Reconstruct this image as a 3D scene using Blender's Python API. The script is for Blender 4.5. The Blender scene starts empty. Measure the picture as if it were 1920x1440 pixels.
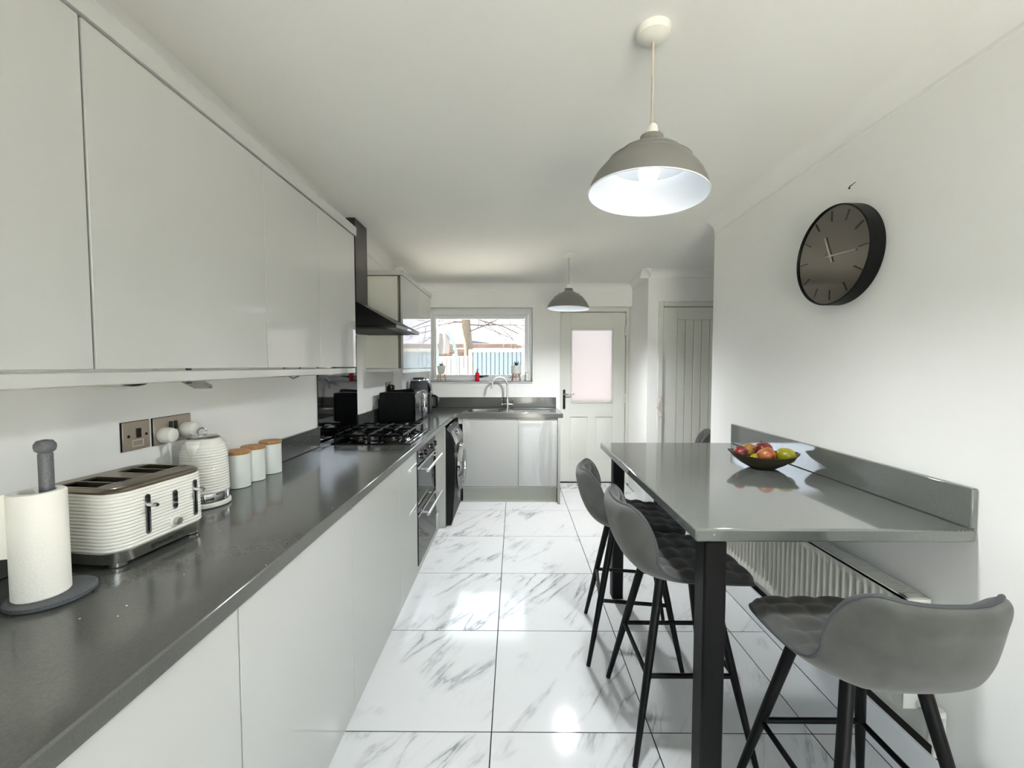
import bpy, bmesh, math, random
from mathutils import Vector, Matrix
random.seed(7)
PI = math.pi
scene = bpy.context.scene
COL = scene.collection

# ------------------------------------------------------------------ camera, world, lights, exposure
cam_d = bpy.data.cameras.new('camera')
cam = bpy.data.objects.new('camera', cam_d)
COL.objects.link(cam)
cam.location = (0.0, 0.0, 1.381)
_pitch = math.atan(35 / 781.0)
_yaw = math.atan(5 / 781.0)
cam.rotation_euler = (PI / 2 - _pitch, 0.0, _yaw)
cam_d.sensor_width = 36.0
cam_d.lens = 36.0 * 781.0 / 1920.0
cam_d.clip_start = 0.02
scene.camera = cam

world = bpy.data.worlds.new('sky')
scene.world = world
world.use_nodes = True
_bg = world.node_tree.nodes['Background']
_bg.inputs['Color'].default_value = (0.80, 0.90, 1.0, 1)
_bg.inputs['Strength'].default_value = 5.6

sun_d = bpy.data.lights.new('sun', 'SUN')
sun_d.energy = 78.0
sun_d.angle = 0.01
sun_d.color = (1.0, 0.955, 0.87)
sun = bpy.data.objects.new('sun', sun_d)
COL.objects.link(sun)
sun.rotation_euler = Vector((0.42, -0.075, -0.87)).to_track_quat('-Z', 'Y').to_euler()

vs = scene.view_settings
scene.display_settings.display_device = 'sRGB'
vs.view_transform = 'Standard'
vs.look = 'None'
vs.gamma = 1.0
vs.use_curve_mapping = False
vs.exposure = 0.74
scene.cycles.max_bounces = 10
scene.cycles.diffuse_bounces = 6
scene.cycles.glossy_bounces = 5
scene.cycles.transparent_max_bounces = 12
scene.cycles.sample_clamp_indirect = 6.0
scene.cycles.caustics_reflective = False
scene.cycles.caustics_refractive = False

BULB_STRENGTH = 2.7
REAR_FILL = 44.0  # strength of the added fill globe behind the camera

# ------------------------------------------------------------------ materials
def lin(h):
    h = h.lstrip('#')
    out = []
    for i in (0, 2, 4):
        c = int(h[i:i + 2], 16) / 255.0
        out.append(c / 12.92 if c <= 0.04045 else ((c + 0.055) / 1.055) ** 2.4)
    return out

def new_mat(name):
    m = bpy.data.materials.new(name)
    m.use_nodes = True
    return m, m.node_tree, m.node_tree.nodes['Principled BSDF']

def mat(name, hexc, rough=0.5, metal=0.0, spec=0.5, coat=0.0, coat_rough=0.03, var=0.0, var_scale=40.0,
        bump=0.0, bump_scale=200.0, emit=0.0, emit_col=None, trans=0.0, ior=1.45, sheen=0.0, stretch=None, alpha=1.0):
    m, nt, b = new_mat(name)
    c = lin(hexc)
    b.inputs['Base Color'].default_value = (*c, 1)
    b.inputs['Roughness'].default_value = rough
    b.inputs['Metallic'].default_value = metal
    b.inputs['Specular IOR Level'].default_value = spec
    b.inputs['Coat Weight'].default_value = coat
    b.inputs['Coat Roughness'].default_value = coat_rough
    b.inputs['Transmission Weight'].default_value = trans
    b.inputs['IOR'].default_value = ior
    b.inputs['Sheen Weight'].default_value = sheen
    if emit:
        b.inputs['Emission Color'].default_value = (*(lin(emit_col) if emit_col else c), 1)
        b.inputs['Emission Strength'].default_value = emit
    tc = None
    if var or bump:
        tc = nt.nodes.new('ShaderNodeTexCoord')
        mp = nt.nodes.new('ShaderNodeMapping')
        if stretch: mp.inputs['Scale'].default_value = stretch
        nt.links.new(tc.outputs['Object'], mp.inputs['Vector'])
    if var:
        n = nt.nodes.new('ShaderNodeTexNoise')
        n.inputs['Scale'].default_value = var_scale
        n.inputs['Detail'].default_value = 4
        nt.links.new(mp.outputs['Vector'], n.inputs['Vector'])
        r = nt.nodes.new('ShaderNodeValToRGB')
        r.color_ramp.elements[0].position = 0.3
        r.color_ramp.elements[1].position = 0.7
        r.color_ramp.elements[0].color = (*[x * (1 - var) for x in c], 1)
        r.color_ramp.elements[1].color = (*[min(1, x * (1 + var)) for x in c], 1)
        nt.links.new(n.outputs['Fac'], r.inputs['Fac'])
        nt.links.new(r.outputs['Color'], b.inputs['Base Color'])
    if bump:
        n2 = nt.nodes.new('ShaderNodeTexNoise')
        n2.inputs['Scale'].default_value = bump_scale
        n2.inputs['Detail'].default_value = 3
        nt.links.new(mp.outputs['Vector'], n2.inputs['Vector'])
        bp = nt.nodes.new('ShaderNodeBump')
        bp.inputs['Strength'].default_value = bump
        bp.inputs['Distance'].default_value = 0.002
        nt.links.new(n2.outputs['Fac'], bp.inputs['Height'])
        nt.links.new(bp.outputs['Normal'], b.inputs['Normal'])
    return m

def glass_mat(name, tint='#ffffff', rough=0.0):
    """thin clear pane: see-through with a Fresnel reflection"""
    m = bpy.data.materials.new(name); m.use_nodes = True
    nt = m.node_tree; nt.nodes.clear()
    out = nt.nodes.new('ShaderNodeOutputMaterial')
    mix = nt.nodes.new('ShaderNodeMixShader')
    fr = nt.nodes.new('ShaderNodeFresnel'); fr.inputs['IOR'].default_value = 1.45
    tr = nt.nodes.new('ShaderNodeBsdfTransparent'); tr.inputs['Color'].default_value = (*lin(tint), 1)
    gl = nt.nodes.new('ShaderNodeBsdfGlossy'); gl.inputs['Roughness'].default_value = rough
    nt.links.new(fr.outputs[0], mix.inputs[0]); nt.links.new(tr.outputs[0], mix.inputs[1]); nt.links.new(gl.outputs[0], mix.inputs[2])
    nt.links.new(mix.outputs[0], out.inputs[0])
    return m

def frosted_mat(name):
    """obscure glass: scatters daylight through, blurs what is behind"""
    m = bpy.data.materials.new(name); m.use_nodes = True
    nt = m.node_tree; nt.nodes.clear()
    out = nt.nodes.new('ShaderNodeOutputMaterial')
    mix = nt.nodes.new('ShaderNodeMixShader'); mix.inputs[0].default_value = 0.12
    tl = nt.nodes.new('ShaderNodeBsdfTranslucent'); tl.inputs['Color'].default_value = (0.094, 0.089, 0.095, 1)
    rf = nt.nodes.new('ShaderNodeBsdfRefraction'); rf.inputs['Roughness'].default_value = 0.42; rf.inputs['IOR'].default_value = 1.12
    rf.inputs['Color'].default_value = (0.15, 0.147, 0.151, 1)
    nt.links.new(tl.outputs[0], mix.inputs[1]); nt.links.new(rf.outputs[0], mix.inputs[2])
    nt.links.new(mix.outputs[0], out.inputs[0])
    return m

def marble_mat():
    m, nt, b = new_mat('polished_marble_tile')
    N = nt.nodes.new; L = nt.links.new
    tc = N('ShaderNodeTexCoord'); oi = N('ShaderNodeObjectInfo')
    off = N('ShaderNodeVectorMath'); off.operation = 'SCALE'; off.inputs[3].default_value = 37.0
    cmb = N('ShaderNodeCombineXYZ')
    L(oi.outputs['Random'], cmb.inputs[0]); L(oi.outputs['Random'], cmb.inputs[1])
    m2 = N('ShaderNodeMath'); m2.operation = 'MULTIPLY'; m2.inputs[1].default_value = 3.7
    L(oi.outputs['Random'], m2.inputs[0]); L(m2.outputs[0], cmb.inputs[2])
    L(cmb.outputs[0], off.inputs[0])
    add = N('ShaderNodeVectorMath'); add.operation = 'ADD'
    L(tc.outputs['Object'], add.inputs[0]); L(off.outputs[0], add.inputs[1])
    rot = N('ShaderNodeMapping'); rot.inputs['Rotation'].default_value = (0, 0, math.radians(-57)); 
    L(tc.outputs['Object'], rot.inputs['Vector'])
    sc = N('ShaderNodeMapping'); sc.inputs['Scale'].default_value = (1.05, 4.6, 1)
    L(rot.outputs[0], sc.inputs['Vector'])
    addr = N('ShaderNodeVectorMath'); addr.operation = 'ADD'
    L(sc.outputs[0], addr.inputs[0]); L(off.outputs[0], addr.inputs[1])
    def ridge(scale, detail, rough, dist, width, power):
        n = N('ShaderNodeTexNoise'); n.inputs['Scale'].default_value = scale; n.inputs['Detail'].default_value = detail
        n.inputs['Roughness'].default_value = rough; n.inputs['Distortion'].default_value = dist
        L(addr.outputs[0], n.inputs['Vector'])
        s = N('ShaderNodeMath'); s.operation = 'SUBTRACT'; s.inputs[1].default_value = 0.5; L(n.outputs['Fac'], s.inputs[0])
        a = N('ShaderNodeMath'); a.operation = 'ABSOLUTE'; L(s.outputs[0], a.inputs[0])
        r = N('ShaderNodeMapRange'); r.inputs['From Min'].default_value = 0.0; r.inputs['From Max'].default_value = width
        r.inputs['To Min'].default_value = 1.0; r.inputs['To Max'].default_value = 0.0
        L(a.outputs[0], r.inputs['Value'])
        p = N('ShaderNodeMath'); p.operation = 'POWER'; p.inputs[1].default_value = power; L(r.outputs[0], p.inputs[0])
        return p
    v1 = ridge(1.25, 6, 0.55, 0.55, 0.022, 1.2)
    v2 = ridge(1.25, 6, 0.55, 0.55, 0.085, 1.8)
    v3 = ridge(2.6, 7, 0.6, 0.8, 0.014, 1.0)
    mask = N('ShaderNodeTexNoise'); mask.inputs['Scale'].default_value = 3.2; mask.inputs['Detail'].default_value = 3
    L(add.outputs[0], mask.inputs['Vector'])
    mr = N('ShaderNodeMapRange'); mr.inputs['From Min'].default_value = 0.46; mr.inputs['From Max'].default_value = 0.66
    L(mask.outputs['Fac'], mr.inputs['Value'])
    def mul(a, k):
        q = N('ShaderNodeMath'); q.operation = 'MULTIPLY'; L(a.outputs[0], q.inputs[0])
        if isinstance(k, float): q.inputs[1].default_value = k
        else: L(k.outputs[0], q.inputs[1])
        return q
    def plus(a, c):
        q = N('ShaderNodeMath'); q.operation = 'ADD'; q.use_clamp = True; L(a.outputs[0], q.inputs[0]); L(c.outputs[0], q.inputs[1]); return q
    tot = plus(plus(mul(mul(v1, 0.50), mr), mul(mul(v2, 0.36), mr)), mul(mul(v3, 0.14), mr))
    cr = N('ShaderNodeMix'); cr.data_type = 'RGBA'
    cr.inputs['A'].default_value = (*lin('#CCCECF'), 1)
    cr.inputs['B'].default_value = (*lin('#6E7275'), 1)
    L(tot.outputs[0], cr.inputs['Factor'])
    L(cr.outputs['Result'], b.inputs['Base Color'])
    b.inputs['Roughness'].default_value = 0.085
    b.inputs['Specular IOR Level'].default_value = 0.22
    return m

def stone_mat(name, base, speck, rough=0.13, coat=0.2):
    """dark sparkle-quartz laminate"""
    m, nt, b = new_mat(name)
    N = nt.nodes.new; L = nt.links.new
    tc = N('ShaderNodeTexCoord')
    n = N('ShaderNodeTexNoise'); n.inputs['Scale'].default_value = 260; n.inputs['Detail'].default_value = 3
    L(tc.outputs['Object'], n.inputs['Vector'])
    r = N('ShaderNodeValToRGB')
    c = lin(base)
    r.color_ramp.elements[0].position = 0.32; r.color_ramp.elements[1].position = 0.68
    r.color_ramp.elements[0].color = (*[x * 0.92 for x in c], 1); r.color_ramp.elements[1].color = (*[x * 1.08 for x in c], 1)
    L(n.outputs['Fac'], r.inputs['Fac'])
    v = N('ShaderNodeTexVoronoi'); v.inputs['Scale'].default_value = 62
    L(tc.outputs['Object'], v.inputs['Vector'])
    lt = N('ShaderNodeMath'); lt.operation = 'LESS_THAN'; lt.inputs[1].default_value = 0.10; L(v.outputs['Distance'], lt.inputs[0])
    sep = N('ShaderNodeSeparateColor'); L(v.outputs['Color'], sep.inputs[0])
    gt = N('ShaderNodeMath'); gt.operation = 'GREATER_THAN'; gt.inputs[1].default_value = 0.955; L(sep.outputs[0], gt.inputs[0])
    mu = N('ShaderNodeMath'); mu.operation = 'MULTIPLY'; L(lt.outputs[0], mu.inputs[0]); L(gt.outputs[0], mu.inputs[1])
    mx = N('ShaderNodeMix'); mx.data_type = 'RGBA'; mx.inputs['B'].default_value = (*lin(speck), 1)
    L(mu.outputs[0], mx.inputs['Factor']); L(r.outputs['Color'], mx.inputs['A'])
    L(mx.outputs['Result'], b.inputs['Base Color'])
    b.inputs['Roughness'].default_value = rough
    b.inputs['Specular IOR Level'].default_value = 0.55
    b.inputs['Coat Weight'].default_value = coat
    b.inputs['Coat Roughness'].default_value = 0.035
    return m

def apple_mat(name, c1, c2, scale=9.0, pos=(0.42, 0.6)):
    m, nt, b = new_mat(name)
    N = nt.nodes.new; L = nt.links.new
    tc = N('ShaderNodeTexCoord'); mp = N('ShaderNodeMapping'); mp.inputs['Scale'].default_value = (3, 3, 0.8)
    L(tc.outputs['Object'], mp.inputs['Vector'])
    n = N('ShaderNodeTexNoise'); n.inputs['Scale'].default_value = scale; n.inputs['Detail'].default_value = 5
    L(mp.outputs[0], n.inputs['Vector'])
    r = N('ShaderNodeValToRGB'); r.color_ramp.elements[0].position = pos[0]; r.color_ramp.elements[1].position = pos[1]
    r.color_ramp.elements[0].color = (*lin(c1), 1); r.color_ramp.elements[1].color = (*lin(c2), 1)
    L(n.outputs['Fac'], r.inputs['Fac']); L(r.outputs['Color'], b.inputs['Base Color'])
    b.inputs['Roughness'].default_value = 0.3
    return m

MT = {
    'wall': mat('wall_paint', '#F2F2EF', 0.75, spec=0.25, bump=0.12, bump_scale=120, var=0.012, var_scale=3),
    'ceil': mat('ceiling_paint', '#F2F2EE', 0.85, spec=0.2, bump=0.2, bump_scale=40, var=0.015, var_scale=2),
    'coving': mat('coving_paint', '#F2F2EF', 0.7, spec=0.25),
    'grout': mat('dark_grout', '#1B1C1F', 0.9),
    'marble': marble_mat(),
    'gloss': mat('white_gloss_door', '#B5B6B2', 0.04, spec=0.6, coat=0.5, coat_rough=0.02),
    'carcass': mat('white_melamine', '#D9DAD2', 0.35),
    'sidepanel': mat('white_gloss_end_panel', '#CFCFC4', 0.12, spec=0.5),
    'stone': stone_mat('dark_quartz_worktop', '#4E504C', '#D9DAD8', 0.16, 0.12),
    'stone_t': stone_mat('grey_quartz_table', '#646764', '#D9DAD8', 0.1, 0.8),
    'black_gloss': mat('black_glass', '#050506', 0.04, spec=0.6),
    'black_satin': mat('black_satin_metal', '#070708', 0.32, spec=0.35),
    'black_matt': mat('black_powder_coat', '#050505', 0.45, spec=0.22),
    'black_plastic': mat('black_plastic', '#0A0A0B', 0.3, spec=0.4),
    'brushed_dark': mat('dark_brushed_steel', '#3B3936', 0.3, metal=0.9, bump=0.15, bump_scale=90, stretch=(1, 1, 0.03)),
    'steel': mat('brushed_steel', '#B9B8B2', 0.24, metal=1.0, bump=0.05, bump_scale=120, stretch=(0.05, 1, 1)),
    'chrome': mat('chrome', '#D5D6D8', 0.07, metal=1.0),
    'alu': mat('satin_aluminium', '#C9C9C6', 0.28, metal=0.9),
    'sink': mat('sink_steel', '#BDBBB5', 0.2, metal=1.0),
    'white_plastic': mat('white_plastic', '#E2E1D8', 0.3),
    'white_ceramic': mat('white_glazed_metal', '#D9DED8', 0.25, spec=0.5),
    'toaster': mat('white_gloss_plastic', '#DEDDD4', 0.16, spec=0.55, coat=0.2),
    'bronze': mat('toaster_top_steel', '#8B8172', 0.3, metal=0.9),
    'socket': mat('brushed_socket_plate', '#A79E90', 0.42, metal=0.6, bump=0.1, bump_scale=120, stretch=(1, 0.05, 1)),
    'paper': mat('kitchen_paper', '#EEECE2', 0.95, spec=0.1, bump=0.35, bump_scale=220, sheen=0.2),
    'slate': mat('grey_speckled_slate', '#55585A', 0.45, var=0.3, var_scale=400, bump=0.1, bump_scale=300),
    'wood': mat('light_bamboo_lid', '#A97E4C', 0.5, var=0.2, var_scale=30, stretch=(1, 8, 1)),
    'leg_wood': mat('beech_leg', '#B98A66', 0.55, var=0.12, var_scale=60),
    'fabric': mat('grey_suede', '#4A4C49', 0.85, spec=0.25, var=0.16, var_scale=14, bump=0.25, bump_scale=900, sheen=0.25),
    'fabric_shaded': mat('shaded_quilted_suede', '#40413F', 0.85, spec=0.25, var=0.14, var_scale=14, bump=0.25, bump_scale=900, sheen=0.2),  # same suede, darkened for the shade inside the seat
    'piping': mat('dark_grey_piping', '#45474A', 0.7, spec=0.3),
    'shade': mat('grey_lamp_metal', '#6B6B67', 0.42, spec=0.4),
    'shade_in': mat('white_lamp_lining', '#EEF2F6', 0.5),
    'bulb': mat('lit_bulb', '#FFFFFF', 0.3, emit=BULB_STRENGTH, emit_col='#F3F7FF'),
    'cord': mat('lamp_cord', '#A69E92', 0.7),
    'upvc': mat('white_upvc', '#E9EBEC', 0.25),
    'door_paint': mat('painted_door', '#DCDDD5', 0.4, spec=0.4),
    'glass': glass_mat('clear_glass'),
    'frost': frosted_mat('frosted_glass'),
    'radiator': mat('radiator_enamel', '#D4D3CA', 0.35, spec=0.5),
    'clock_face': mat('smoked_clock_face', '#57534C', 0.14, metal=0.85, spec=0.6, coat=0.5, coat_rough=0.02),
    'clock_mark': mat('dark_clock_mark', '#17181A', 0.4),
    'clock_hand': mat('silver_clock_hand', '#B3AFA6', 0.3, metal=0.8),
    'bowl': mat('smoked_glass_bowl', '#4A4632', 0.12, spec=0.6, trans=0.35, ior=1.3),
    'apple_red': apple_mat('red_apple', '#4A0A12', '#7C261F'),
    'apple_mix': apple_mat('red_orange_apple', '#8E3A20', '#A8703A'),
    'apple_gold': apple_mat('golden_pear', '#96702C', '#7A2A22', 8, (0.45, 0.62)),
    'lemon': apple_mat('yellow_green_fruit', '#7C7D14', '#A0921C', 6),
    'stem': mat('fruit_stem', '#3A2A18', 0.8),
    'red': mat('red_bottle_plastic', '#D3122E', 0.25),
    'red_cord': mat('red_cord', '#D98583', 0.7),
    'plant': mat('dark_green_leaf', '#23452B', 0.5, var=0.2, var_scale=60),
    'plant_dry': mat('brown_green_leaf', '#6D6650', 0.7, var=0.2, var_scale=60),
    'pot': mat('white_marbled_pot', '#E3E4E1', 0.4, var=0.06, var_scale=25),
    'sponge': mat('pale_green_sponge', '#BFD0BB', 0.9),
    'dark_lens': mat('dark_lens', '#161616', 0.2),
    'text': mat('dark_print', '#26272A', 0.4),
    'text_pale': mat('pale_print', '#CFC9BC', 0.5),
    'display': mat('silver_display', '#A9A9A6', 0.25, metal=0.5),
    'gap_shade': mat('dark_gap_shade', '#2A2620', 0.95),
    # garden
    'paving': mat('pale_paving', '#CAC5BA', 0.9, var=0.12, var_scale=6),
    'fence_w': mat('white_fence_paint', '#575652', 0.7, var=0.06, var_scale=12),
    'fence_b': mat('blue_grey_shed_paint', '#3A464E', 0.7, var=0.08, var_scale=10),
    'timber': mat('weathered_timber', '#8A6A50', 0.85, var=0.25, var_scale=14),
    'brick': mat('orange_brick', '#463831', 0.9, var=0.25, var_scale=10),
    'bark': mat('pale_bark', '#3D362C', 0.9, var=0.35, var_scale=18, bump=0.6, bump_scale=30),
    'roof': mat('slate_roof', '#35363E', 0.8, var=0.1, var_scale=8),
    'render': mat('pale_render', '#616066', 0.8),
    'roof_dark': mat('dark_slate_roof', '#3A4148', 0.8, var=0.2, var_scale=10),
    'turq': mat('turquoise_tube', '#3C6464', 0.4),
    'canopy': mat('grey_canvas', '#4A4746', 0.9, var=0.08, var_scale=16),
    'twig': mat('brown_twig', '#342C28', 0.9),
    'pinkwall': mat('pink_brick_garden_wall', '#7A625C', 0.9, var=0.2, var_scale=8),
}

# ------------------------------------------------------------------ mesh helpers
class M:
    def __init__(s): s.v = []; s.f = []
    def add(s, vs_, fs_):
        o = len(s.v); s.v += [tuple(v) for v in vs_]; s.f += [tuple(i + o for i in f) for f in fs_]; return s
    def box(s, x0, x1, y0, y1, z0, z1, bev=0.0, seg=1, rot=None):
        seg = 1                      # one chamfer: keeps the big faces optically flat
        if x1 < x0: x0, x1 = x1, x0
        if y1 < y0: y0, y1 = y1, y0
        if z1 < z0: z0, z1 = z1, z0
        if bev <= 0:
            vs_ = [(x, y, z) for z in (z0, z1) for y in (y0, y1) for x in (x0, x1)]
            fs_ = [(0, 2, 3, 1), (4, 5, 7, 6), (0, 1, 5, 4), (2, 6, 7, 3), (0, 4, 6, 2), (1, 3, 7, 5)]
        else:
            bm = bmesh.new(); bmesh.ops.create_cube(bm, size=1)
            for v in bm.verts:
                v.co = Vector((x0 + (v.co.x + .5) * (x1 - x0), y0 + (v.co.y + .5) * (y1 - y0), z0 + (v.co.z + .5) * (z1 - z0)))
            bev = min(bev, 0.49 * min(x1 - x0, y1 - y0, z1 - z0))
            bmesh.ops.bevel(bm, geom=bm.edges[:], offset=bev, segments=seg, profile=0.5, affect='EDGES', clamp_overlap=True)
            bm.verts.index_update()
            vs_ = [tuple(v.co) for v in bm.verts]; fs_ = [tuple(v.index for v in f.verts) for f in bm.faces]; bm.free()
        if rot is not None: vs_ = [tuple(rot @ Vector(v)) for v in vs_]
        return s.add(vs_, fs_)
    def lathe(s, prof, c=(0, 0, 0), n=32, rot=None, cap0=False, cap1=False, sx=1.0, sy=1.0, wob=None):
        vs_ = []; fs_ = []
        for (r, z) in prof:
            for k in range(n):
                a = 2 * PI * k / n
                p = Vector((r * math.cos(a) * sx, r * math.sin(a) * sy, z))
                if wob: p = wob(p, a)
                if rot is not None: p = rot @ p
                vs_.append((p.x + c[0], p.y + c[1], p.z + c[2]))
        for i in range(len(prof) - 1):
            for k in range(n):
                a, b = i * n + k, i * n + (k + 1) % n
                fs_.append((a, b, b + n, a + n))
        if cap0: fs_.append(tuple(reversed(range(n))))
        if cap1: fs_.append(tuple(range((len(prof) - 1) * n, len(prof) * n)))
        return s.add(vs_, fs_)
    def cyl(s, c, r, z0, z1, n=24, bev=0.0, rot=None):
        if bev: prof = [(r - bev, z0), (r, z0 + bev), (r, z1 - bev), (r - bev, z1)]
        else: prof = [(r, z0), (r, z1)]
        return s.lathe(prof, c, n, rot, True, True)
    def tube(s, pts, r, n=10, cap=True, closed=False):
        pts = [Vector(p) for p in pts]
        rr = r if isinstance(r, (list, tuple)) else [r] * len(pts)
        vs_ = []; fs_ = []
        N = len(pts); up = None
        for i, p in enumerate(pts):
            if closed: t = pts[(i + 1) % N] - pts[i - 1]
            else: t = pts[min(i + 1, N - 1)] - pts[max(i - 1, 0)]
            t.normalize()
            if up is None:
                up = Vector((0, 0, 1)) if abs(t.z) < 0.9 else Vector((1, 0, 0))
            a = up - t * up.dot(t)
            if a.length < 1e-5: a = t.orthogonal()
            a.normalize(); up = a; b = t.cross(a)
            for k in range(n):
                q = 2 * PI * k / n
                vs_.append(tuple(p + (a * math.cos(q) + b * math.sin(q)) * rr[i]))
        for i in range(N if closed else N - 1):
            j = (i + 1) % N
            for k in range(n):
                k2 = (k + 1) % n
                fs_.append((i * n + k, i * n + k2, j * n + k2, j * n + k))
        if cap and not closed:
            fs_.append(tuple(reversed(range(n)))); fs_.append(tuple(range((N - 1) * n, N * n)))
        return s.add(vs_, fs_)
    def prism(s, poly, lo, hi, axis='z', rot=None):
        """poly: 2D outline; extruded along axis. axis x: poly=(y,z); y: poly=(x,z); z: poly=(x,y)"""
        def mk(p, t):
            return {'x': (t, p[0], p[1]), 'y': (p[0], t, p[1]), 'z': (p[0], p[1], t)}[axis]
        n = len(poly)
        vs_ = [mk(p, lo) for p in poly] + [mk(p, hi) for p in poly]
        if rot is not None: vs_ = [tuple(rot @ Vector(v)) for v in vs_]
        fs_ = [tuple(reversed(range(n))), tuple(range(n, 2 * n))] + [(i, (i + 1) % n, (i + 1) % n + n, i + n) for i in range(n)]
        return s.add(vs_, fs_)
    def sphere(s, c, r, n=20, m=12, sz=1.0, rot=None):
        prof = [(max(1e-4, r * math.sin(PI * i / m)), -r * sz * math.cos(PI * i / m)) for i in range(m + 1)]
        return s.lathe(prof, c, n, rot, True, True)
    def grid(s, fn, nu, nv, closed_u=False):
        vs_ = [fn(i / nu, j / nv) for j in range(nv + 1) for i in range(nu + 1)]
        fs_ = [(j * (nu + 1) + i, j * (nu + 1) + i + 1, (j + 1) * (nu + 1) + i + 1, (j + 1) * (nu + 1) + i) for j in range(nv) for i in range(nu)]
        return s.add(vs_, fs_)

def rrect(x0, x1, y0, y1, r, n=6):
    pts = []
    for cx, cy, a0 in ((x1 - r, y1 - r, 0), (x0 + r, y1 - r, 90), (x0 + r, y0 + r, 180), (x1 - r, y0 + r, 270)):
        for k in range(n + 1):
            a = math.radians(a0 + 90 * k / n)
            pts.append((cx + r * math.cos(a), cy + r * math.sin(a)))
    return pts

def obj(name, m, material, parent=None, local=False, smooth=True, angle=38):
    """link the collected mesh as ONE object; world coordinates unless local"""
    off = Vector((0, 0, 0))
    if parent is not None and not local:
        p = parent
        while p is not None: off += p.location; p = p.parent
    me = bpy.data.meshes.new(name)
    me.from_pydata([tuple(Vector(v) - off) for v in m.v], [], m.f)
    bm = bmesh.new(); bm.from_mesh(me); bmesh.ops.recalc_face_normals(bm, faces=bm.faces[:]); bm.to_mesh(me); bm.free()
    me.materials.append(MT[material] if isinstance(material, str) else material)
    if smooth:
        me.polygons.foreach_set('use_smooth', [True] * len(me.polygons))
        try: me.set_sharp_from_angle(angle=math.radians(angle))
        except Exception: pass
    me.update()
    o = bpy.data.objects.new(name, me); COL.objects.link(o)
    if parent is not None: o.parent = parent
    return o

def raw(name, m, material, parent=None, local=False):
    """as obj() but keeps face winding as given (open sheets)"""
    off = Vector((0, 0, 0))
    if parent is not None and not local:
        p = parent
        while p is not None: off += p.location; p = p.parent
    me = bpy.data.meshes.new(name)
    me.from_pydata([tuple(Vector(v) - off) for v in m.v], [], m.f)
    me.materials.append(MT[material] if isinstance(material, str) else material)
    me.polygons.foreach_set('use_smooth', [True] * len(me.polygons))
    me.update()
    o = bpy.data.objects.new(name, me); COL.objects.link(o)
    if parent is not None: o.parent = parent
    return o

def tag(o, label=None, cat=None, group=None, kind=None):
    if label: o['label'] = label
    if cat: o['category'] = cat
    if group: o['group'] = group
    if kind: o['kind'] = kind
    return o

def thing(name, label, cat, loc, rotz=0.0, group=None):
    o = bpy.data.objects.new(name, None); COL.objects.link(o)
    o.location = loc; o.rotation_euler = (0, 0, rotz)
    o.empty_display_size = 0.05
    return tag(o, label, cat, group)

def struct(name, m, material, parent=None, **k):
    o = obj(name, m, material, parent, **k)
    if parent is None: o['kind'] = 'structure'
    return o

def sroot(name, loc=(0, 0, 0)):
    o = bpy.data.objects.new(name, None); COL.objects.link(o); o.location = loc; o['kind'] = 'structure'; return o

def copy_tree(o, parent=None):
    c = o.copy(); COL.objects.link(c)
    if parent is not None: c.parent = parent
    for ch in list(o.children): copy_tree(ch, c)
    return c

def text_mesh(name, body, size, material, parent, matrix, extrude=0.0002, weight=0.0):
    cu = bpy.data.curves.new(name, 'FONT'); cu.body = body; cu.size = size; cu.extrude = extrude; cu.align_x = 'LEFT'
    cu.offset = weight; cu.resolution_u = 3
    t = bpy.data.objects.new(name, cu); COL.objects.link(t)
    dg = bpy.context.evaluated_depsgraph_get()
    me = bpy.data.meshes.new_from_object(t.evaluated_get(dg))
    bpy.data.objects.remove(t); 
    me.materials.clear(); me.materials.append(MT[material])
    o = bpy.data.objects.new(name, me); COL.objects.link(o)
    o.parent = parent; o.matrix_local = matrix
    return o

# ------------------------------------------------------------------ the room
LW, RW, BW, REAR = -1.165, 1.352, 4.73, -1.7      # left wall, right wall, back wall, wall behind the camera
def ceil_z(x, y):
    pts = [(-9, 2.358), (1.8, 2.358), (3.6, 2.335), (4.66, 2.297), (9, 2.297)]
    for (a, za), (b, zb) in zip(pts, pts[1:]):
        if y <= b: return za + (zb - za) * max(0, y - a) / (b - a)
    return pts[-1][1]

# floor with individually laid tiles
fm = M().box(-1.4, 2.6, REAR - .1, 5.0, -0.12, -0.0012)
floor = struct('floor', fm, 'grout', smooth=False)
xs = [-0.687, -0.087, 0.514, 1.117, 1.718, 2.32]
ys = [1.51 - .6 * k for k in range(5, 0, -1)] + [1.51 + .6 * k for k in range(0, 7)]
tile_cache = {}
def tile(x0, x1, y0, y1):
    g = 0.0021
    w, d = round(x1 - x0 - 2 * g, 4), round(y1 - y0 - 2 * g, 4)
    if w < .02 or d < .02: return
    key = (w, d)
    if key not in tile_cache:
        o = obj('tile', M().box(-w / 2, w / 2, -d / 2, d / 2, -0.006, 0.0, 0.0006, 1), 'marble', floor, local=True)
        tile_cache[key] = o.data
    else:
        o = bpy.data.objects.new('tile', tile_cache[key]); COL.objects.link(o); o.parent = floor
    o.location = ((x0 + x1) / 2, (y0 + y1) / 2, 0)
for i in range(len(xs) - 1):
    for j in range(len(ys) - 1):
        x0, x1, y0, y1 = xs[i], xs[i + 1], ys[j], ys[j + 1]
        if y0 >= 4.72: continue
        y1 = min(y1, 4.86)
        if x0 > 1.0:
            if y1 <= 2.72:
                if x0 > 1.2: continue
                x1 = 1.2985
            if y0 > 4.1:
                if x0 > 1.2: continue
                x1 = 1.30
            elif x0 > 1.2: y1 = min(y1, 4.157)
        tile(x0, x1, y0, y1)

# left wall and the boxed-in pier behind the far units
wl = struct('wall_left', M().box(LW - .12, LW, REAR - .1, 5.0, -.12, 2.5), 'wall', smooth=False)
struct('wall_pier', M().box(LW, -1.082, 4.0, BW, 0, 2.32), 'wall', smooth=False)
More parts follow.
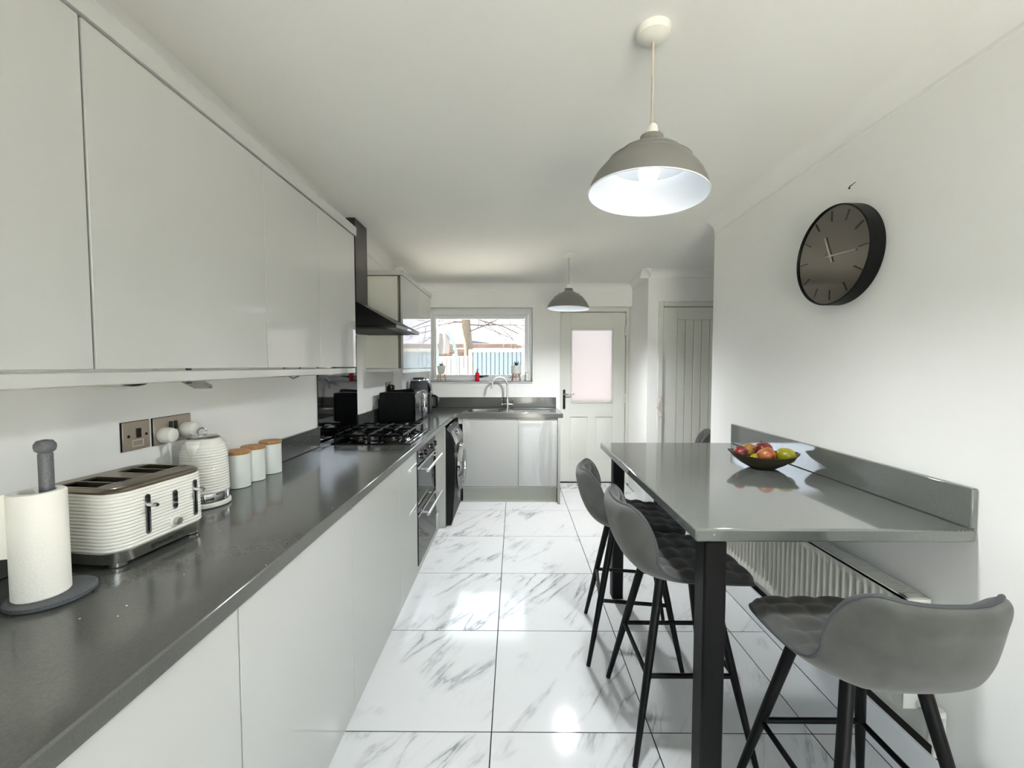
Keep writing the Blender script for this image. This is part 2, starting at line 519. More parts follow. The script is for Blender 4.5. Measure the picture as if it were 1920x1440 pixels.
# right wall, alcove walls
struct('wall_right', M().box(RW, RW + .1, REAR - .1, 2.865, -.12, 2.5), 'wall', smooth=False)
struct('wall_alcove', M().box(2.32, 2.42, 2.765, 4.3, -.12, 2.5).box(RW + .1, 2.42, 2.765, 2.865, -.12, 2.5), 'wall', smooth=False)
# wall facing us in the alcove, with the doorway
DX0, DX1, DZ = 1.474, 2.236, 1.955
struct('wall_side', M().box(1.32, DX0 - .03, 4.157, 4.257, -.12, 2.5).box(DX1 + .03, 2.42, 4.157, 4.257, -.12, 2.5)
       .box(DX0 - .03, DX1 + .03, 4.157, 4.257, DZ + .02, 2.5).box(1.32, 1.42, 4.257, 5.0, -.12, 2.5), 'wall', smooth=False)
# back wall with window and door openings
WX0, WX1, WZ0, WZ1 = -1.0, 0.203, 1.196, 2.035
BX0, BX1, BZ = 0.512, 1.32, 2.045
bm_ = M()
bm_.box(LW, WX0, BW, 5.0, -.12, 2.5).box(WX0, WX1, BW, 5.0, -.12, WZ0).box(WX0, WX1, BW, 5.0, WZ1, 2.5)
bm_.box(WX1, BX0, BW, 5.0, -.12, 2.5).box(BX0, BX1, BW, 5.0, BZ, 2.5)
struct('wall_back', bm_, 'wall', smooth=False)
# wall behind the camera; its glazed door is added to let in daylight
rm = M().box(LW, .125, REAR - .1, REAR, -.12, 2.5).box(1.25, RW, REAR - .1, REAR, -.12, 2.5).box(.125, 1.25, REAR - .1, REAR, 2.12, 2.5)
struct('wall_front', rm, 'wall', smooth=False)
d3 = sroot('added_door_3', (0, REAR, 0))
fr = M()
for x0, x1 in ((1.19, 1.25), (.125, .185)): fr.box(x0, x1, REAR - .08, REAR - .02, 0.02, 2.12, .004)
fr.box(.185, 1.19, REAR - .08, REAR - .02, 2.05, 2.12, .004).box(.185, 1.19, REAR - .08, REAR - .02, 0.02, .10, .004)
obj('door_frame', fr, 'upvc', d3)
obj('pane', M().box(.185, 1.19, REAR - .055, REAR - .049, .10, 2.05), 'glass', d3)

# ceiling: slightly uneven plane
gx = [-1.3, 0, .45, .9, 1.352, 2.5]; gy = [REAR - .1, 0.0, 1.8, 3.6, 4.66, 5.0]
cm = M()
for y in gy:
    for x in gx: cm.v.append((x, y, ceil_z(x, y)))
n0 = len(cm.v)
for y in gy:
    for x in gx: cm.v.append((x, y, 2.52))
W_ = len(gx)
for j in range(len(gy) - 1):
    for i in range(W_ - 1):
        a = j * W_ + i
        cm.f.append((a, a + W_, a + W_ + 1, a + 1)); b = a + n0
        cm.f.append((b, b + 1, b + W_ + 1, b + W_))
ceiling = struct('ceiling', cm, 'ceil', angle=20)

# coving (concave cornice strips)
def coving(name, a, b, inward, d=.08):
    """a,b: wall-line ends (x,y); inward: unit normal into the room"""
    prof = [(0.0, -d)] + [(d * (1 - math.cos(t)), -d * (1 - math.sin(t))) for t in [PI / 2 * k / 8 for k in range(0, 9)]] + [(d, 0.004), (0, 0.004)]
    prof[1] = (0.004, -d)
    m = M(); n = len(prof)
    ts = sorted({0.0, 1.0} | {(y - a[1]) / (b[1] - a[1]) for y in (1.8, 3.6, 4.66) if abs(b[1] - a[1]) > .1 and min(a[1], b[1]) < y < max(a[1], b[1])})
    for t_ in ts:
        px, py = a[0] + (b[0] - a[0]) * t_, a[1] + (b[1] - a[1]) * t_
        for (u, w) in prof:
            x, y = px + inward[0] * u, py + inward[1] * u
            m.v.append((x, y, ceil_z(px + inward[0] * .08, py + inward[1] * .08) + w))
    K = len(ts)
    m.f = [(c * n + i, c * n + (i + 1) % n, (c + 1) * n + (i + 1) % n, (c + 1) * n + i) for c in range(K - 1) for i in range(n)] + [tuple(range(n)), tuple(range((K - 1) * n, K * n))]
    struct(name, m, 'coving', angle=25)
coving('trim_1', (RW, REAR), (RW, 2.865), (-1, 0))
coving('trim_2', (LW, BW), (1.32, BW), (0, -1), .085)
coving('trim_3', (1.32, 4.157 - .08), (1.32, BW), (-1, 0))
coving('trim_4', (1.32 - .08, 4.157), (2.32, 4.157), (0, -1))
coving('trim_5', (LW, REAR), (LW, BW), (1, 0), .085)

# skirting boards
sk = M().prism([(1.300, 0.0), (1.322, 0.0), (1.322, .142), (1.316, .152), (1.306, .152), (1.300, .142)], REAR, 2.865, 'y')
bb = struct('baseboard_right', sk, 'upvc')
obj('shade_strip', M().prism([(1.323, .08), (1.3515, .08), (1.3515, .150), (1.323, .138)], REAR, 2.86, 'y'), 'gap_shade', bb)  # dark strip in the open gap, its shade given as colour
struct('baseboard_back', M().box(1.302, 1.32, 4.157, 4.73, 0, .12, .004), 'upvc')
struct('baseboard_alcove', M().box(1.30, DX0 - .055, 4.139, 4.157, 0, .12, .004), 'upvc')

# ------------------------------------------------------------------ window
w1 = sroot('window_1', (0, 4.85, WZ0))
F = M(); y0, y1 = 4.845, 4.91
F.box(WX0, WX0 + .05, y0, y1, WZ0, WZ1, .004).box(WX1 - .046, WX1, y0, y1, WZ0, WZ1, .004)
F.box(WX0 + .05, WX1 - .046, y0, y1, WZ1 - .072, WZ1, .004).box(WX0 + .05, WX1 - .046, y0, y1, WZ0, WZ0 + .034, .004)
obj('window_frame', F, 'upvc', w1)
S = M(); a0, a1, b0, b1 = WX0 + .052, WX1 - .048, WZ0 + .036, WZ1 - .074; sy0, sy1 = 4.832, 4.89; s_ = .038
S.box(a0, a0 + s_, sy0, sy1, b0, b1, .006).box(a1 - s_, a1, sy0, sy1, b0, b1, .006)
S.box(a0 + s_, a1 - s_, sy0, sy1, b1 - s_ - .006, b1, .006).box(a0 + s_, a1 - s_, sy0, sy1, b0, b0 + s_, .006)
obj('window_sash', S, 'upvc', w1)
obj('pane', M().box(a0 + s_, a1 - s_, 4.858, 4.862, b0 + s_, b1 - s_ - .006), 'glass', w1)
obj('window_handle', M().box(-.43, -.37, 4.822, 4.832, WZ0 + .042, WZ0 + .066, .003).tube([(-.40, 4.815, WZ0 + .055), (-.38, 4.81, WZ0 + .056), (-.30, 4.81, WZ0 + .066)], [.007, .007, .005]), 'black_satin', w1)
struct('trim_6', M().box(WX0, WX1, 4.712, 4.845, WZ0 - .012, WZ0 + .0, .004), 'upvc')   # sill board

# ------------------------------------------------------------------ back door
d1 = sroot('door_1', (0.9, 4.86, 0))
DF = M()
DF.box(BX0, .531, 4.825, 4.93, 0, BZ, .003).box(1.288, BX1, 4.825, 4.93, 0, BZ, .003).box(.531, 1.288, 4.825, 4.93, 1.997, BZ, .003)
DF.box(.531, .55, 4.902, 4.93, 0, 1.997).box(1.27, 1.288, 4.902, 4.93, 0, 1.997).box(.55, 1.27, 4.902, 4.93, 1.975, 1.997)
obj('door_frame', DF, 'door_paint', d1)
x0, x1 = .534, 1.285
L_ = M(); yA, yB = 4.858, 4.90
gx0, gx1, gz0, gz1 = .650, 1.142, .945, 1.800
L_.box(x0, gx0, yA, yB, .012, 1.992, .002).box(gx1, x1, yA, yB, .012, 1.992, .002)
L_.box(gx0, gx1, yA, yB, gz1, 1.992).box(gx0, gx1, yA, yB, .78, gz0).box(gx0, gx1, yA, yB, .012, .26)
mx0, mx1 = .852, .945
L_.box(mx0, mx1, yA, yB, .26, .78)
L_.box(gx0, mx0, yA + .012, yB, .26, .78).box(mx1, gx1, yA + .012, yB, .26, .78)
obj('door_leaf', L_, 'door_paint', d1, smooth=False)
for (p0, p1) in ((gx0, mx0), (mx1, gx1)):
    q = M(); n = .012; w = .05
    q.v = [(p0 + n, yA + .012, .26 + n), (p1 - n, yA + .012, .26 + n), (p1 - n, yA + .012, .78 - n), (p0 + n, yA + .012, .78 - n),
           (p0 + w, yA + .002, .26 + w), (p1 - w, yA + .002, .26 + w), (p1 - w, yA + .002, .78 - w), (p0 + w, yA + .002, .78 - w)]
    q.f = [(0, 1, 5, 4), (1, 2, 6, 5), (2, 3, 7, 6), (3, 0, 4, 7), (4, 5, 6, 7)]
    raw('raised_panel', q, 'door_paint', d1)
B_ = M(); bw = .016
B_.box(gx0 - .004, gx0 + bw, yA - .010, yA + .006, gz0 - .004, gz1 + .004, .004).box(gx1 - bw, gx1 + .004, yA - .010, yA + .006, gz0 - .004, gz1 + .004, .004)
B_.box(gx0 + bw, gx1 - bw, yA - .010, yA + .006, gz1 - bw, gz1 + .004, .004).box(gx0 + bw, gx1 - bw, yA - .010, yA + .006, gz0 - .004, gz0 + bw, .004)
obj('glazing_bead', B_, 'door_paint', d1)
raw('pane', M().add([(gx0 + .005, 4.876, gz0 + .005), (gx1 - .005, 4.876, gz0 + .005), (gx1 - .005, 4.876, gz1 - .005), (gx0 + .005, 4.876, gz1 - .005)], [(0, 1, 2, 3)]), 'frost', d1)
pl = M().prism(rrect(.563, .591, .87, 1.10, .013), 4.850, 4.858, 'y')
obj('handle_plate', pl, 'black_satin', d1)
obj('door_handle', M().tube([(.577, 4.852, 1.045), (.577, 4.815, 1.045), (.592, 4.808, 1.045), (.69, 4.808, 1.047)], [.009, .009, .0085, .007], 10), 'chrome', d1)
for zz in (1.78, 1.00):
    obj('hinge', M().box(1.274, 1.306, 4.838, 4.857, zz - .055, zz + .055, .003).cyl((1.287, 4.842, 0), .009, zz - .056, zz + .056, 10), 'white_plastic', d1)
obj('threshold', M().box(.531, 1.288, 4.845, 4.93, 0, .011, .003), 'black_satin', d1)

# ------------------------------------------------------------------ side door with planked panel
d2 = sroot('door_2', (1.85, 4.17, 0))
A_ = M()
A_.box(DX0 - .052, DX0 - .004, 4.143, 4.22, 0, DZ + .055, .004).box(DX1 + .004, DX1 + .052, 4.143, 4.22, 0, DZ + .055, .004)
A_.box(DX0 - .004, DX1 + .004, 4.143, 4.22, DZ + .006, DZ + .055, .004)
A_.box(DX0 - .052, DX1 + .052, 4.205, 4.22, 0, DZ + .055)  # hidden backing added behind the leaf to stop light leaking in
obj('door_frame', A_, 'door_paint', d2)
P_ = M(); px0, px1, pz0, pz1 = DX0 + .14, DX1 - .14, .14, DZ - .12
P_.box(DX0, px0, 4.162, 4.20, .01, DZ, .002).box(px1, DX1, 4.162, 4.20, .01, DZ, .002)
P_.box(px0, px1, 4.162, 4.20, pz1, DZ).box(px0, px1, 4.162, 4.20, .01, pz0)
P_.box(px0, px1, 4.178, 4.198, pz0, pz1)
obj('door_leaf', P_, 'door_paint', d2, smooth=False)
npl = 6; wpl = (px1 - px0) / npl
first = None
for k in range(npl):
    if first is None:
        first = obj('plank', M().box(-wpl / 2 + .0012, wpl / 2 - .0012, -.006, .008, pz0, pz1, .003, 2), 'door_paint', d2, local=True); o = first
    else:
        o = first.copy(); COL.objects.link(o)
    o.location = (px0 + wpl * (k + .5) - 1.85, 0.0, 0)
cordm = []
for t in range(41):
    u = t / 40
    cordm.append((1.437 + .020 * math.sin(u * 9) + .012 * math.sin(u * 17), 4.134 + .002 * math.cos(u * 20), 1.062 - .19 * u + .02 * math.sin(u * 12)))
tag(obj('red_cord', M().tube(cordm, .0022, 6).tube([(1.455, 4.1425, 1.06), (1.44, 4.134, 1.062)], .003, 6), 'red_cord'), 'thin pale red cord looped on the frame of the planked side door', 'cord')

# ------------------------------------------------------------------ left run of kitchen units
DOOR_X = -0.605
def base_cabinet(name, y0, y1, label):
    t = thing(name, label, 'cabinet', (-.89, (y0 + y1) / 2, 0), 0, 'white base cabinets along the left wall')
    obj('carcass', M().box(LW + .02, -.642, y0, y1, .145, .862), 'carcass', t, smooth=False)
    obj('door', M().box(-.624, DOOR_X, y0 + .0015, y1 - .0015, .118, .858, .0006), 'gloss', t)
    return t
for (a, b, l) in ((-.33, .284, 'white gloss base cabinet left of the frame, nearest to the camera'),
                  (.286, .884, 'white gloss base cabinet in the bottom left corner, below the paper roll'),
                  (.886, 1.52, 'white gloss base cabinet below the toaster and the kettle'),
                  (1.521, 2.156, 'white gloss base cabinet below the three canisters'),
                  (2.157, 2.548, 'narrow white gloss base cabinet directly before the built-in oven')):
    base_cabinet('base_cabinet', a, b, l)
tag(obj('kickboard', M().box(-.656, -.639, -.33, 3.46, .0, .142, .002), 'gloss'), 'long white gloss kickboard under the left run of base cabinets', 'kickboard')
tag(obj('end_panel', M().box(LW + .02, -.585, 3.468, 3.498, 0, .86, .0015), 'gloss'), 'white gloss upright end panel between the oven and the washing machine', 'panel')
tag(obj('filler_panel', M().box(-.70, -.682, 3.138, 3.466, .145, .86, .001), 'carcass'), 'recessed white filler strip between the oven and the end panel', 'panel')

# worktops
tag(obj('worktop', M().box(LW + .002, -.588, -.36, BW - .002, .862, .902, .004, 3), 'stone'), 'long dark grey speckled worktop along the left wall', 'worktop')
sw = M()
bx0, bx1, by0, by1 = -.485, -.135, 4.245, 4.575
sw.box(-.5875, bx0, 4.10, BW - .002, .862, .902).box(bx1, .478, 4.10, BW - .002, .862, .902).box(bx0, bx1, 4.10, by0, .862, .902).box(bx0, bx1, by1, BW - .002, .862, .902)
tag(obj('sink_worktop', sw, 'stone', smooth=False), 'short dark grey speckled worktop holding the sink under the window', 'worktop')
tag(obj('upstand', M().box(LW + .001, -1.146, -.36, 2.436, .903, 1.017, .002), 'stone'), 'dark grey upstand behind the toaster, kettle and canisters', 'upstand')
tag(obj('upstand', M().box(LW + .001, -1.146, 3.055, 3.998, .903, 1.017, .002), 'stone'), 'dark grey upstand behind the microwave', 'upstand')
tag(obj('upstand', M().box(-1.08, .470, 4.710, 4.729, .903, 1.019, .002), 'stone'), 'dark grey upstand behind the sink under the window', 'upstand')
tag(obj('glass_splashback', M().box(LW + .001, LW + .008, 2.44, 3.05, .903, 1.60, .001), 'black_gloss'), 'glossy black glass splashback behind the gas hob', 'splashback')

# wall cabinets
def wall_cabinet(y0, y1, label, x=-.88, z0=1.372, z1=2.087, split=None, group='white wall cabinets on the left wall'):
    t = thing('wall_cabinet', label, 'cabinet', (-1.02, (y0 + y1) / 2, z0), 0, group)
    obj('carcass', M().box(LW + .001, x - .04, y0, y1, z0 + .002, z1 - .002), 'sidepanel', t, smooth=False)
    ed = [y0] + (split or []) + [y1]
    for a, b in zip(ed, ed[1:]):
        obj('door', M().box(x - .019, x, a + .0012, b - .0012, z0 + .001, z1, .0006), 'gloss', t)
    return t
for (a, b, l) in ((-.33, .269, 'white gloss wall cabinet left of the frame, nearest to the camera'),
                  (.271, .867, 'white gloss wall cabinet cut by the left edge of the picture'),
                  (.871, 1.481, 'widest-looking white gloss wall cabinet above the toaster'),
                  (1.482, 1.888, 'white gloss wall cabinet second from the cooker hood'),
                  (1.889, 2.31, 'white gloss wall cabinet next to the cooker hood')):
    wall_cabinet(a, b, l)
tag(obj('cornice', M().prism([(LW + .002, 2.0905), (-.872, 2.0905), (-.872, 2.138), (-.875, 2.14), (LW + .002, 2.14)], -.33, 2.325, 'y'), 'gloss', angle=25),
    'long white cornice along the top of the left wall cabinets', 'cornice')
tag(obj('light_pelmet', M().box(-.905, -.885, -.33, 2.312, 1.337, 1.3675, .003), 'gloss'), 'long white pelmet under the left wall cabinets', 'pelmet')
wall_cabinet(3.262, 4.345, 'white wall cabinet beyond the cooker hood, left of the window', -.872, 1.356, 2.076, [3.80], 'white wall cabinets on the left wall')
tag(obj('cornice', M().prism([(LW + .002, 2.0795), (-.864, 2.0795), (-.864, 2.114), (-.867, 2.116), (LW + .002, 2.116)], 3.252, 4.36, 'y'), 'gloss', angle=25),
    'short white cornice on the wall cabinet beyond the cooker hood', 'cornice')
tag(obj('light_pelmet', M().box(-.893, -.876, 3.265, 4.345, 1.318, 1.353, .003).box(LW + .002, -.893, 3.2625, 3.278, 1.330, 1.354), 'gloss'), 'short white pelmet under the wall cabinet beyond the hood', 'pelmet')
# bits hanging under the cabinets
uc = thing('cabinet_light', 'dark round light hanging just below the pelmet above the toaster', 'light', (-1.0, 1.07, 1.33))
obj('lens', M().sphere((-1.0, 1.085, 1.338), .032, 18, 10, .4), 'dark_lens', uc)
obj('cable', M().tube([(-1.0, .80, 1.366), (-1.0, .88, 1.345), (-1.0, .98, 1.329), (-1.0, 1.06, 1.324), (-1.0, 1.14, 1.345), (-1.0, 1.16, 1.37)], .004, 8), 'white_plastic', uc)
uc2 = thing('cable_clip', 'small clear clip tilting below the pelmet above the kettle', 'clip', (-1.0, 1.30, 1.33))
obj('clip', M().box(-.03, .03, -.035, .035, -.006, .006, .003, 2, Matrix.Translation((-1.0, 1.30, 1.325)) @ Matrix.Rotation(math.radians(-24), 4, 'X')), 'display', uc2)
obj('peg', M().cyl((-1.0, 1.272, 0), .007, 1.325, 1.373, 10), 'piping', uc2)
tag(obj('loose_cable', M().tube([(-1.1, 1.98, 1.372), (-1.1, 2.01, 1.333), (-1.1, 2.06, 1.315), (-1.1, 2.11, 1.325), (-1.1, 2.13, 1.372)], .004, 8), 'display'),
    'thin loop of grey cable under the wall cabinet by the hood', 'cable')

# ------------------------------------------------------------------ cooker hood
hood = thing('cooker_hood', 'black chimney cooker hood above the gas hob', 'hood', (-1.1, 2.85, 1.6))
HY0, HY1, HX = 2.545, 3.155, -.722
dy0, dy1, dx = 2.755, 2.975, -1.043
obj('duct', M().box(LW + .001, dx, dy0, dy1, 1.797, ceil_z(-1.1, 2.8) - .001, .002), 'brushed_dark', hood)
hm = M()
hm.v = [(LW + .002, HY0, 1.632), (HX, HY0, 1.632), (HX, HY1, 1.632), (LW + .002, HY1, 1.632),
        (LW + .002, dy0 - .004, 1.800), (dx + .004, dy0 - .004, 1.800), (dx + .004, dy1 + .004, 1.800), (LW + .002, dy1 + .004, 1.800)]
hm.f = [(0, 1, 5, 4), (1, 2, 6, 5), (2, 3, 7, 6), (3, 0, 4, 7), (4, 5, 6, 7), (3, 2, 1, 0)]
obj('canopy', hm, 'black_satin', hood, smooth=False)
obj('lip', M().box(LW + .002, HX + .001, HY0 - .001, HY1 + .001, 1.610, 1.6315, .0015), 'black_satin', hood)
for k in range(2):
    a = HY0 + .03 + k * .28
    f = obj('filter_panel', M().box(-1.10, -.79, a, a + .27, 1.605, 1.6098, .001), 'brushed_dark', hood)
    g = M()
    for q in range(8): g.box(-1.09, -.80, a + .015 + q * .031, a + .030 + q * .031, 1.6035, 1.6052)
    obj('slot', g, 'black_satin', f)
obj('switch', M().box(-.7215, -.7185, 2.80, 2.90, 1.616, 1.626, .001), 'chrome', hood)

# ------------------------------------------------------------------ gas hob
hob = thing('gas_hob', 'black four-burner gas hob set in the left worktop', 'hob', (-.86, 2.79, .902))
obj('hob_plate', M().box(-1.115, -.628, 2.492, 3.09, .9025, .910, .003), 'black_gloss', hob)
obj('front_trim', M().box(-.646, -.630, 2.496, 3.086, .9105, .9165, .002).box(-.668, -.658, 2.496, 3.086, .9105, .9145, .002), 'chrome', hob)
for (bx, by, br) in ((-1.0, 2.66, .042), (-.79, 2.66, .052), (-1.0, 2.93, .052), (-.79, 2.93, .036)):
    q = obj('burner', M().lathe([(br + .018, .910), (br + .016, .916), (br + .004, .918), (br, .928), (br - .01, .930)], (bx, by, 0), 24, None, True, True), 'brushed_dark', hob)
    obj('burner_cap', M().lathe([(br - .004, .9302), (br - .002, .936), (br - .008, .938)], (bx, by, 0), 24, None, True, True), 'black_satin', q)
for (gx0_, gx1_) in ((-1.105, -.90), (-.89, -.685)):
    g = M(); z = .952; b = .0055
    for (ya, yb) in ((2.535, 2.795), (2.80, 3.06)):
        x0_, x1_ = gx0_, gx1_; xm, ym = (x0_ + x1_) / 2, (ya + yb) / 2
        g.tube([(x0_, ya, z), (x1_, ya, z), (x1_, yb, z), (x0_, yb, z)], b, 8, closed=True)
        for (p, q) in (((xm, ya, z), (xm, ya + .09, z + .004)), ((xm, yb, z), (xm, yb - .09, z + .004)), ((x0_, ym, z), (x0_ + .065, ym, z + .004)), ((x1_, ym, z), (x1_ - .065, ym, z + .004))):
            g.tube([p, q], b, 8)
        for (p, q) in ((x0_, ya), (x1_, ya), (x0_, yb), (x1_, yb)): g.tube([(p, q, .9095), (p, q, z)], .006, 8)
    obj('pan_support', g, 'black_matt', hob)
for ky in (2.60, 2.70, 2.80, 2.90):
    obj('knob', M().lathe([(.017, .9102), (.017, .924), (.014, .928)], (-.676, ky, 0), 18, None, True, True), 'chrome' if ky < 2.65 else 'black_plastic', hob)

# ------------------------------------------------------------------ built-in double oven
ov = thing('built_in_oven', 'black glass double oven with steel bar handles under the hob', 'oven', (-.88, 2.84, .118))
OY0, OY1 = 2.553, 3.132
obj('body', M().box(LW + .03, -.622, OY0, OY1, .146, .861), 'black_satin', ov, smooth=False)
obj('control_panel', M().box(-.620, -.602, OY0, OY1, .758, .859, .002), 'brushed_dark', ov)
for ky in (2.625, 2.74, 2.945, 3.06):
    k = obj('knob', M().lathe([(.020, 0), (.020, .018), (.017, .024)], (-.602, ky, .806), 20, Matrix.Rotation(PI / 2, 4, 'Y'), True, True), 'black_plastic', ov)
    obj('knob_ring', M().lathe([(.024, 0), (.024, .004), (.021, .005)], (-.602, ky, .806), 20, Matrix.Rotation(PI / 2, 4, 'Y'), True, True), 'chrome', k)
for (z0, z1, hz) in ((.455, .752, .716), (.122, .449, .435)):
    d = obj('oven_door', M().box(-.620, -.600, OY0, OY1, z0, z1, .002), 'black_gloss', ov)
    hm = M().tube([(-.548, OY0 + .05, hz), (-.548, OY1 - .03, hz)], .0105, 14)
    hm.tube([(-.602, OY0 + .095, hz), (-.548, OY0 + .095, hz)], .007, 10).tube([(-.602, OY1 - .075, hz), (-.548, OY1 - .075, hz)], .007, 10)
    obj('handle', hm, 'alu', d)
    obj('trim_strip', M().box(-.6005, -.5985, OY0 + .004, OY1 - .004, z1 - .020, z1 - .012), 'alu', d)

# ------------------------------------------------------------------ washing machine
wm = thing('washing_machine', 'black washing machine with chrome porthole door in the corner', 'washing machine', (-.80, 3.815, 0))
WY0, WY1 = 3.518, 4.09
fp = [(-1.10, .012), (-.545, .012), (-.532, .05), (-.515, .30), (-.508, .50), (-.512, .68), (-.53, .74), (-.56, .815), (-.58, .838), (-1.10, .838)]
obj('body', M().prism(fp, WY0, WY1, 'y'), 'black_satin', wm, angle=30)
obj('top_plate', M().box(-1.10, -.572, WY0, WY1, .839, .851, .004), 'black_gloss', wm)
ctl = M().prism([(-.509, .69), (-.506, .69), (-.523, .742), (-.551, .812), (-.555, .812), (-.529, .742)], WY0 + .02, WY1 - .02, 'y')
cp = obj('control_panel', ctl, 'brushed_dark', wm, smooth=False)
obj('dial', M().lathe([(.028, 0), (.026, .018), (.022, .022)], (-.537, 3.80, .765), 24, Matrix.Rotation(math.radians(70), 4, 'Y'), True, True), 'chrome', cp)
obj('drawer', M().prism([(-.510, .700), (-.504, .700), (-.521, .744), (-.546, .806), (-.552, .806), (-.527, .744)], WY0 + .03, WY0 + .20, 'y'), 'black_gloss', cp)
RY = Matrix.Rotation(PI / 2, 4, 'Y')
dr = obj('door_ring', M().lathe([(.205, 0), (.212, .012), (.205, .032), (.175, .048), (.150, .040), (.146, .02)], (-.512, 3.805, .455), 40, RY), 'chrome', wm)
obj('door_glass', M().lathe([(.148, .018), (.12, .036), (.06, .044), (.001, .046)], (-.512, 3.805, .455), 32, RY), 'black_gloss', dr)
obj('door_grip', M().box(-.503, -.478, 3.600, 3.622, .41, .50, .004), 'black_plastic', dr)
obj('filter_flap', M().lathe([(.040, 0), (.040, .006), (.034, .008)], (-.5215, 3.845, .17), 24, RY, True, True, 1.5, .8), 'alu', wm)

# ------------------------------------------------------------------ sink units under the window
su = thing('sink_cabinet', 'white gloss two-door base cabinet under the sink', 'cabinet', (-.05, 4.4, 0))
obj('carcass', M().box(-.525, .425, 4.132, 4.70, .148, .70), 'carcass', su, smooth=False)
obj('door', M().box(-.519, .0345, 4.112, 4.131, .172, .858, .002), 'gloss', su)
obj('door', M().box(.0375, .424, 4.112, 4.131, .172, .858, .002), 'gloss', su)
obj('plinth', M().box(-.525, .424, 4.158, 4.174, 0, .146, .002), 'sidepanel', su)
obj('corner_post', M().box(-.562, -.522, 4.113, 4.131, .80, .858, .001), 'gloss', su)
tag(obj('end_panel', M().box(.427, .451, 4.092, 4.71, 0, .8615, .0015), 'gloss'), 'white gloss end panel of the sink cabinet beside the back door', 'panel')

# sink
sk = thing('kitchen_sink', 'stainless steel inset sink with bowl and right hand drainer', 'sink', (-.05, 4.42, .902))
z = .9045
rim = M()
rim.box(-.535, .44, 4.165, 4.225, .9022, z + .002, .0015).box(-.535, .44, 4.595, 4.665, .9022, z + .002, .0015)
rim.box(-.535, -.50, 4.225, 4.595, .9022, z + .002, .0015).box(-.12, -.09, 4.225, 4.595, .9022, z + .002, .0015).box(.405, .44, 4.225, 4.595, .9022, z + .002, .0015)
obj('rim', rim, 'sink', sk)
def ring(rx0, rx1, ry0, ry1, r): return rrect(rx0, rx1, ry0, ry1, r, 5)
bwl = M(); rings = [(ring(-.502, -.118, 4.222, 4.598, .05), z + .001), (ring(-.482, -.138, 4.248, 4.572, .045), z - .006), (ring(-.476, -.144, 4.254, 4.566, .045), .80), (ring(-.44, -.18, 4.29, 4.53, .04), .76)]
nn = len(rings[0][0])
for pts, zz in rings:
    for p in pts: bwl.v.append((p[0], p[1], zz))
for i in range(3):
    for k in range(nn):
        k2 = (k + 1) % nn; bwl.f.append((i * nn + k, i * nn + k2, (i + 1) * nn + k2, (i + 1) * nn + k))
bwl.f.append(tuple(range(3 * nn, 4 * nn)))
obj('bowl', bwl, 'sink', sk)
dm = M()
dm.grid(lambda u, v: (-.09 + u * .495, 4.225 + v * .37, z - .004 + .004 * max(abs(2 * u - 1) ** 12, abs(2 * v - 1) ** 12) + .0028 * (math.sin(v * 10 * 2 * PI) * .5 + .5) * (1 if .06 < u < .94 else 0)), 24, 60)
raw('drainer', dm, 'sink', sk)
obj('waste', M().lathe([(.036, .7602), (.034, .763), (.02, .762)], (-.31, 4.41, 0), 20, None, True, True), 'chrome', sk)

# tap
tp = thing('mixer_tap', 'tall chrome swan-neck mixer tap behind the sink', 'tap', (-.080, 4.63, z))
obj('tap_body', M().lathe([(.026, z + .002), (.026, z + .008), (.017, z + .014), (.017, z + .085), (.013, z + .10)], (-.080, 4.63, 0), 20, None, True, True), 'chrome', tp)
pth = [(-.080, 4.63, z + .09), (-.080, 4.63, 1.16)]
cxx, rr_ = -.165, .085
for k in range(0, 15):
    a = math.radians(0 + 168 * k / 14)
    pth.append((cxx + rr_ * math.cos(a), 4.63 - .02 * k / 14, 1.165 + rr_ * math.sin(a)))
pth.append((-.256, 4.608, 1.125))
obj('spout', M().tube(pth, .0105, 14), 'chrome', tp)
obj('cross_arm', M().tube([(-.140, 4.63, z + .040), (-.09, 4.63, z + .046), (-.07, 4.63, z + .046), (-.02, 4.63, z + .040)], [.009, .012, .012, .009], 12), 'chrome', tp)
for sx in (-.140, -.020):
    obj('lever', M().tube([(sx, 4.63, z + .036), (sx, 4.622, z + .10)], [.0085, .007], 12).sphere((sx, 4.63, z + .04), .013, 12, 8), 'chrome', tp)

# ------------------------------------------------------------------ microwave and what lies on it
mw = thing('microwave', 'black microwave oven standing on the worktop beyond the hob', 'microwave', (-.98, 3.64, .902))
obj('case', M().box(-1.115, -.832, 3.415, 3.865, .915, 1.155, .004).box(-1.140, -1.115, 3.46, 3.82, .94, 1.10, .004), 'black_matt', mw)
obj('door', M().box(-.831, -.818, 3.418, 3.655, .918, 1.152, .003), 'black_gloss', mw)
cpn = obj('control_panel', M().prism(rrect(3.66, 3.863, .918, 1.152, .015), -.831, -.814, 'x'), 'black_gloss', mw)
obj('display', M().box(-.8138, -.8125, 3.695, 3.83, 1.085, 1.125, .001), 'display', cpn)
obj('knob', M().lathe([(.024, 0), (.022, .016), (.018, .018)], (-.8138, 3.76, .978), 24, RY, True, True), 'alu', cpn)
for k in range(3): obj('button', M().box(-.8138, -.8118, 3.70, 3.82, 1.03 + k * .017, 1.041 + k * .017, .001), 'display', cpn)
obj('handle', M().tube([(-.818, 3.672, .94), (-.798, 3.672, .95), (-.798, 3.672, 1.12), (-.818, 3.672, 1.13)], .006, 10), 'chrome', mw)
for (fx, fy) in ((-1.08, 3.45), (-.87, 3.45), (-1.08, 3.83), (-.87, 3.83)): obj('foot', M().cyl((fx, fy, 0), .014, .9025, .9155, 12), 'black_plastic', mw)
kn = thing('kitchen_utensil', 'slender black utensil with ribbed grip lying on the microwave', 'utensil', (-.97, 3.52, 1.156))
